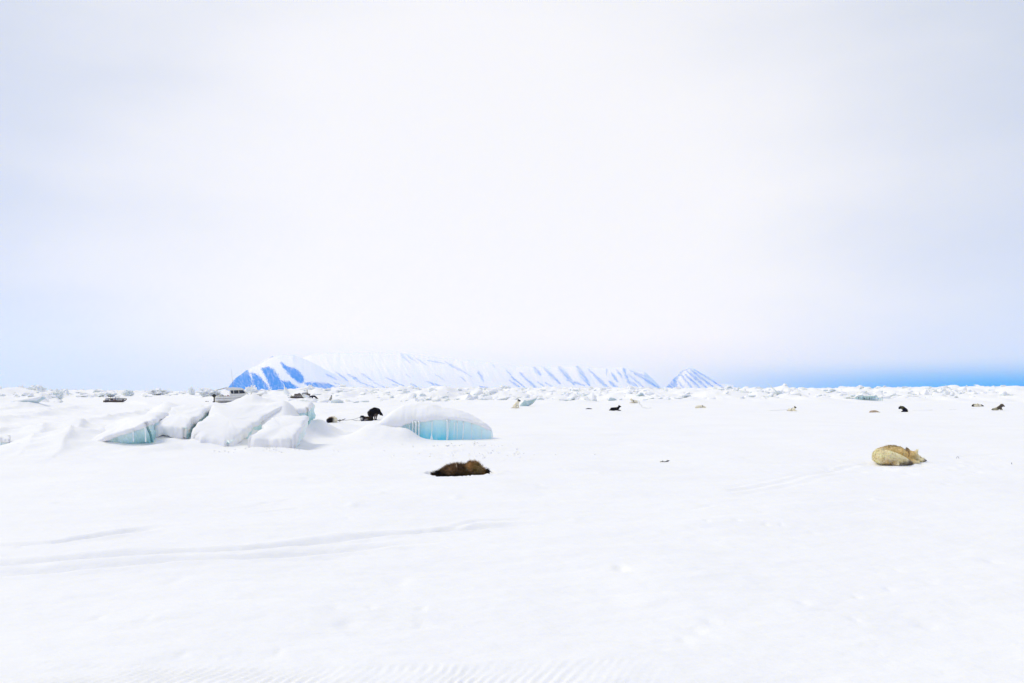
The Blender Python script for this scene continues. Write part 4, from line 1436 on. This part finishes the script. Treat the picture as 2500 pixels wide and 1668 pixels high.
# ------------------------------------------------------------------ tethers and scraps on the snow
def line_on_snow(name, label, cat, pxs, rad, mat, lift=0.02, group=None):
    pts = []
    for i in range(len(pxs) - 1):
        a, b = G(*pxs[i]), G(*pxs[i + 1])
        n_ = max(2, int((a - b).length / 0.25))
        for k in range(n_):
            pts.append(a.lerp(b, k / n_))
    pts.append(G(*pxs[-1]))
    pts = [Vector((q.x, q.y, gz(q.x, q.y) + lift)) for q in pts]
    o0 = pts[0].copy()
    o = tube_obj(name, [q - o0 for q in pts], rad, mat, None, 5)
    o.location = o0
    return tag(o, label, cat, group)


tg = 'dog tethers lying on the snow'
line_on_snow('tether_line', 'thin grey tether line sagging between the curled dog and the lying dog', 'rope', [(838, 1027.5), (850, 1029), (868, 1030), (886, 1028)], .008, M_ROPE, group=tg)
a, b = at_ground(836, 1028, .03), at_ground(882, 1021.5)
b = P(884, 1017, 34.6)
tt = tube_obj('tether_line', [a.lerp(b, k / 8) - a - Vector((0, 0, .05 * math.sin(k / 8 * math.pi))) for k in range(9)], .008, M_ROPE, None, 5)
tt.location = a
tag(tt, 'thin grey tether line rising to the head of the lying dog', 'rope', tg)
line_on_snow('tether_line', 'dark grey rope end running from the curled cream and black dog', 'rope', [(817, 1031), (826, 1030.5), (830, 1030), (836, 1026.5)], .022, M_ROPE, group=tg)
cl = at_ground(829, 1030, 0.02)
clip = empty('rope_clip', cl)
tag(clip, 'dark metal clip joining the tether lines by the curled dog', 'clip')
tube_obj('ring', [(.035 * math.cos(k * .7), 0, .03 + .03 * math.sin(k * .7)) for k in range(10)], .011, M_DARKROPE, clip, 5)
tube_obj('hook', [(.03, 0, .03), (.14, .02, .06), (.22, .03, .10)], .013, M_DARKROPE, clip, 5)
line_on_snow('tether_line', 'long thin grey tether line lying right of the dark grooming dog', 'rope', [(2228, 1001.5), (2270, 1001.3), (2320, 1000), (2380, 998)], .007, M_ROPE, 0.0, tg)
line_on_snow('tether_line', 'grey tether curving down the bank from the cream dog with ears up', 'rope', [(1557, 985), (1563, 988), (1567, 994), (1574, 997), (1590, 996)], .009, M_ROPE, 0.015, tg)
line_on_snow('tether_line', 'grey tether stretched left of the black-headed dog below the ice block', 'rope', [(1876, 1002), (1900, 1001.5), (1921, 1001)], .006, M_ROPE, 0.01, tg)
# frayed scrap in the middle foreground
g = at_ground(1623, 1129)
rp = empty('rope_scrap', g)
tag(rp, 'frayed dark rope scrap lying alone on the open snow', 'rope scrap')
tube_obj('strand', [(-.09, 0, .008), (-.05, .01, .014), (-.02, 0, .012), (.02, .01, .012), (.05, 0, .02), (.075, .01, .028), (.09, .02, .03)], [.004, .008, .006, .008, .012, .009, .004], M_DARKROPE, rp, 6)
tube_obj('strand', [(-.06, 0, .012), (-.04, -.01, .03), (-.03, -.01, .02)], .005, M_DARKROPE, rp, 5)
tube_obj('strand', [(.03, 0, .012), (.045, 0, .042), (.055, .01, .02), (.08, .02, .035)], .006, M_DARKROPE, rp, 5)
g = at_ground(2338, 1120)
tag(tube_obj('tether_peg', [g + Vector((.022 * math.cos(R(a)) - .0, 0, .034 * math.sin(R(a)))) for a in range(-10, 200, 20)], .0045, M_STEEL, None, 5), 'bent wire loop sticking out of the snow right of the tan dog', 'peg')
g = at_ground(2470, 1134)
tag(tube_obj('tether_peg', [g + Vector((0, 0, -.03)), g + Vector((-.003, 0, .03))], .006, M_STEEL, None, 5), 'short straight metal peg in the snow near the right edge', 'peg')
g = at_ground(505, 981)
dr = empty('driftwood', g)
tag(dr, 'small dark scrap of wood on the snow left of the boat', 'wood scrap')
box_obj('stick', (-.08, 0, .04), (.2, .08, .07), M_DARKWOOD, dr, .01)
box_obj('stick', (.14, .05, .04), (.16, .07, .06), M_DARKWOOD, dr, .01, (0, .1, .4))

# ------------------------------------------------------------------ boat laid up on the ice
bl = at_ground(527, 983.5, -0.05)
boat = empty('boat', bl, R(15))
boat.scale = (.80, .75, 1.0)
tag(boat, 'small white cabin boat laid up on the ice, half drifted in, with a tall aerial', 'boat')


def hull_rows():
    rows = []
    for i in range(25):
        t = i / 24
        b = 1.0 * (1 - t ** 2.6) ** 0.75 if t < 1 else 0.0
        k = 0.02 + 0.62 * max(0, t - .55) ** 2 / .2025
        s = 0.66 + 0.34 * t ** 2
        ch = k + 0.26 * (1 - .5 * t)
        x = 5.6 * t - 0.12 * (1 - t) * 0
        rows.append((x, b, k, ch, s))
    return rows


HR = hull_rows()
vs, fs = [], []
for x, b, k, ch, s in HR:
    lean = 0.35 * (x / 5.6) ** 3
    for y, z, l in ((0, k, 0), (-b * .45, k + (ch - k) * .6, .1), (-b * .86, ch, .3), (-b * .9, ch + .03, .3), (-b * .97, (ch + s) / 2, .6), (-b, s, 1), (-b * 1.02, s + .03, 1), (-b * .93, s + .035, 1), (-b * .92, s - .02, 1)):
        vs.append((x + lean * l, y, z))
    for y, z, l in ((b * .92, s - .02, 1), (b * .93, s + .035, 1), (b * 1.02, s + .03, 1), (b, s, 1), (b * .97, (ch + s) / 2, .6), (b * .9, ch + .03, .3), (b * .86, ch, .3), (b * .45, k + (ch - k) * .6, .1)):
        vs.append((x + lean * l, y, z))
n_ = 17
for i in range(24):
    for j in range(n_):
        if j == 8:
            continue
        l = (j + 1) % n_
        fs.append((i * n_ + j, i * n_ + l, (i + 1) * n_ + l, (i + 1) * n_ + j))
fs.append(tuple(j for j in range(n_) if j not in (6, 7, 8, 9, 10, 11))[::-1])
mk('hull', fix_normals(mesh('hull', vs, fs)), M_BOAT, boat, smooth=False)
# rubbing strake, both sides
for sd_ in (-1, 1):
    tube_obj('rubbing_strake', [(x + .2 * (x / 5.6) ** 3, sd_ * (b * .985 + .012), s - .18) for x, b, k, ch, s in HR[:24]], .022, M_TRIM, boat, 5)
vs, fs = [], []
for i, (x, b, k, ch, s) in enumerate(HR):
    z = s + .01 if x > 2.9 else .30
    vs += [(x + .3 * (x / 5.6) ** 3 * (x > 2.9), -b * .92, z), (x + .3 * (x / 5.6) ** 3 * (x > 2.9), b * .92, z)]
for i in range(24):
    fs.append((2 * i, 2 * i + 2, 2 * i + 3, 2 * i + 1))
mk('deck', mesh('deck', vs, fs), M_BOAT, boat, smooth=False)
# cabin: side walls lean in, wrapped windscreen, roof overhanging aft
def prism(name, prof, y0, y1, mat, par, inset=0.0, bev=0.0):
    """profile of (x, z) swept across y; the upper points may lean inwards."""
    n = len(prof)
    zt = max(q[1] for q in prof)
    zb = min(q[1] for q in prof)
    f = lambda z: inset * (z - zb) / max(zt - zb, 1e-6)
    vs = [(x, y0 + f(z), z) for x, z in prof] + [(x, y1 - f(z), z) for x, z in prof]
    fs = [tuple(range(n))[::-1], tuple(range(n, 2 * n))] + [(i, (i + 1) % n, n + (i + 1) % n, n + i) for i in range(n)]
    return mk(name, fix_normals(mesh(name, vs, fs)), mat, par, smooth=False)


prism('cabin', [(1.75, .60), (3.55, .70), (4.15, .80), (3.30, 1.42), (1.70, 1.36)], -.80, .80, M_BOAT, boat, .12)
prism('roof', [(1.25, 1.36), (2.2, 1.37), (3.35, 1.40), (3.42, 1.46), (3.0, 1.60), (2.2, 1.66), (1.25, 1.60)], -.80, .80, M_BOAT, boat, .10)
for sd_ in (-1, 1):
    def sx(z):
        return sd_ * (.80 - .12 * (z - .6) / .82 + .004)
    for quad in (((1.80, 1.32), (1.92, 1.0), (2.22, .98), (2.16, 1.33)), ((2.22, 1.33), (2.28, .98), (2.85, 1.0), (2.80, 1.35)), ((2.86, 1.35), (2.91, 1.0), (3.70, 1.04), (3.34, 1.36))):
        vs = [(x, sx(z), z) for x, z in quad] + [(x, sx(z) + sd_ * .012, z) for x, z in quad]
        mk('window', fix_normals(mesh('window', vs, [(0, 1, 2, 3), (7, 6, 5, 4)] + [(i, (i + 1) % 4, 4 + (i + 1) % 4, 4 + i) for i in range(4)])), M_GLASS, boat, smooth=False)
for y0, y1 in ((-.62, -.03), (.03, .62)):
    a, b = Vector((4.08, 0, .86)), Vector((3.36, 0, 1.38))
    nn = Vector((.58, 0, .81)) * .012
    vs = [a + Vector((0, y0, 0)), a + Vector((0, y1, 0)), b + Vector((0, y1 * .93, 0)), b + Vector((0, y0 * .93, 0))]
    vs = [v + nn * .3 for v in vs] + [v + nn for v in vs]
    mk('windscreen', fix_normals(mesh('windscreen', vs, [(0, 1, 2, 3), (7, 6, 5, 4)] + [(i, (i + 1) % 4, 4 + (i + 1) % 4, 4 + i) for i in range(4)])), M_GLASS, boat, smooth=False)
tube_obj('antenna', [(2.1, -.2, 1.66), (2.0, -.2, 2.4), (1.82, -.2, 3.45)], [.022, .016, .01], M_TRIM, boat, 5)
# stern frame
for sd_ in (-1, 1):
    tube_obj('frame_post', [(.12, sd_ * .85, .68), (.10, sd_ * .85, 1.35), (1.32, sd_ * .72, 1.62)], .022, M_STEEL, boat, 5)
tube_obj('frame_bar', [(.10, -.85, 1.35), (.10, .85, 1.35)], .022, M_STEEL, boat, 5)
tube_obj('frame_bar', [(.75, -.8, 1.48), (.75, .8, 1.48)], .018, M_STEEL, boat, 5)
ob = empty('outboard_motor', (0, 0, 0))
ob.parent = boat
box_obj('cowling', (-.22, 0, .78), (.42, .30, .34), M_BLACK, ob, .07)
box_obj('shaft', (-.20, 0, .40), (.16, .12, .5), M_BLACK, ob, .03)
box_obj('propeller_housing', (-.22, 0, .14), (.36, .09, .10), M_BLACK, ob, .03)
box_obj('engine_box', (.4, -.5, .55), (.35, .3, .35), M_BLACK, boat, .04)
lumpy('grey_bag', (.75, -.45, .62), (.30, .26, .30), M_TARP, boat, .25, 2, 2.0)
lumpy('red_bag', (1.5, -.45, .60), (.22, .2, .24), M_RED, boat, .2, 2, 5.0)
box_obj('seat', (1.15, -.35, .62), (.14, .4, .36), M_BLACK, boat, .03)
tube_obj('bow_rail', [(4.3, -.70, .86), (4.45, -.62, 1.16), (5.2, -.36, 1.26), (5.85, 0, 1.34), (5.2, .36, 1.26), (4.45, .62, 1.16), (4.3, .70, .86)], .016, M_STEEL, boat, 5)

# gear by the bow
g = at_ground(606, 968, 0.10)
gr = empty('gear_pile', g)
tag(gr, 'dark tarpaulin bundle on a pale board, on the drift right of the boat', 'gear')
lumpy('tarp_bundle', (.1, 0, .35), (.42, .3, .16), M_BLACK, gr, .25, 2, 8.0)
box_obj('board', (-.15, -.1, .14), (.95, .25, .06), M_TARP, gr, .01, (0, -.08, 0))


# ------------------------------------------------------------------ sleds
def sled(label, loc, rz, L, wid, cat='sled'):
    s = empty('sled', loc, rz)
    tag(s, label, cat, 'sleds parked on the ice')
    for y in (-wid / 2, wid / 2):
        vs, fs = [], []
        n = 14
        for k in range(n + 1):
            x = -L / 2 + L * k / n
            up = 0.28 * max(0, (k / n - .78) / .22) ** 2
            for yy in (y - .03, y + .03):
                vs += [(x, yy, up), (x, yy, .17 + up * .7)]
        for k in range(n):
            a = k * 4
            fs += [(a, a + 4, a + 5, a + 1), (a + 2, a + 3, a + 7, a + 6), (a + 1, a + 5, a + 7, a + 3), (a, a + 2, a + 6, a + 4)]
        fs += [(0, 1, 3, 2), (n * 4, n * 4 + 2, n * 4 + 3, n * 4 + 1)]
        mk('runner', fix_normals(mesh('runner', vs, fs)), M_DARKWOOD, s, smooth=False)
    sl = box_obj('slat', (-L / 2 + .08, 0, .19), (.11, wid + .2, .03), M_WOOD, s, .005)
    for k in range(1, int(L / .2)):
        c = sl.copy()
        col.objects.link(c)
        c.parent = s
        c.location.x = k * .2
    return s


s1 = sled('loaded sled with a black box and a long grey covered load, far left', at_ground(281, 982, 0), R(4), 2.3, .7)
box_obj('box', (-.85, -.05, .10), (.34, .5, .32), M_BLACK, s1, .03)
lumpy('bundle', (-.75, .0, .34), (.36, .25, .10), M_BLACK, s1, .25, 2, 3.0)
lumpy('bundle', (-.28, -.05, .30), (.22, .28, .19), M_DARKWOOD, s1, .3, 2, 4.0)
lumpy('bundle', (.02, -.08, .26), (.26, .26, .15), M_RED, s1, .3, 2, 6.0)
prism('covered_load', [(.05, .26), (.5, .22), (1.12, .33), (1.22, .46), (.1, .50), (-.3, .48)], -.30, .30, M_TARP, s1, .05)
for x in (-.38, .14):
    tube_obj('upright', [(x, -.3, .18), (x, -.3, .66)], .025, M_DARKWOOD, s1, 5)
tube_obj('lashing', [(.42, -.31, .22), (.42, -.26, .50), (.42, .26, .50), (.42, .31, .22)], .014, M_DARKROPE, s1, 5)
s2 = sled('brown wooden box sled with an upright pole, against the ridge', at_ground(738, 974.5, 0), R(14), 1.9, .75)
for k, z in enumerate((.26, .38, .49)):
    box_obj('plank', (.0, -.42, z), (1.84, .03, .105), M_WOOD if k != 1 else M_DARKWOOD, s2, .004)
    box_obj('plank', (.0, .42, z), (1.84, .03, .105), M_WOOD, s2, .004)
box_obj('end_board', (.93, 0, .38), (.03, .8, .36), M_DARKWOOD, s2, .004)
box_obj('end_board', (-.93, 0, .34), (.03, .8, .28), M_WOOD, s2, .004)
lumpy('bundle', (.35, 0, .52), (.42, .3, .20), M_TARP, s2, .25, 2, 7.0)
lumpy('bundle', (-.35, -.1, .50), (.2, .2, .12), M_BLACK, s2, .25, 2, 9.0)
tube_obj('pole', [(.62, -.45, .2), (.55, -.45, 1.06)], .04, M_DARKWOOD, s2, 5)
g = at_ground(716, 974.5)
cr = empty('crate', g)
tag(cr, 'low dark crate with pale things on top, left of the brown sled', 'crate')
box_obj('base', (0, 0, .09), (.62, .4, .18), M_DARKWOOD, cr, .02)
box_obj('cover', (-.06, 0, .24), (.45, .32, .10), M_TARP, cr, .03)
box_obj('handle', (-.27, 0, .34), (.05, .05, .14), M_DARKWOOD, cr, .01)
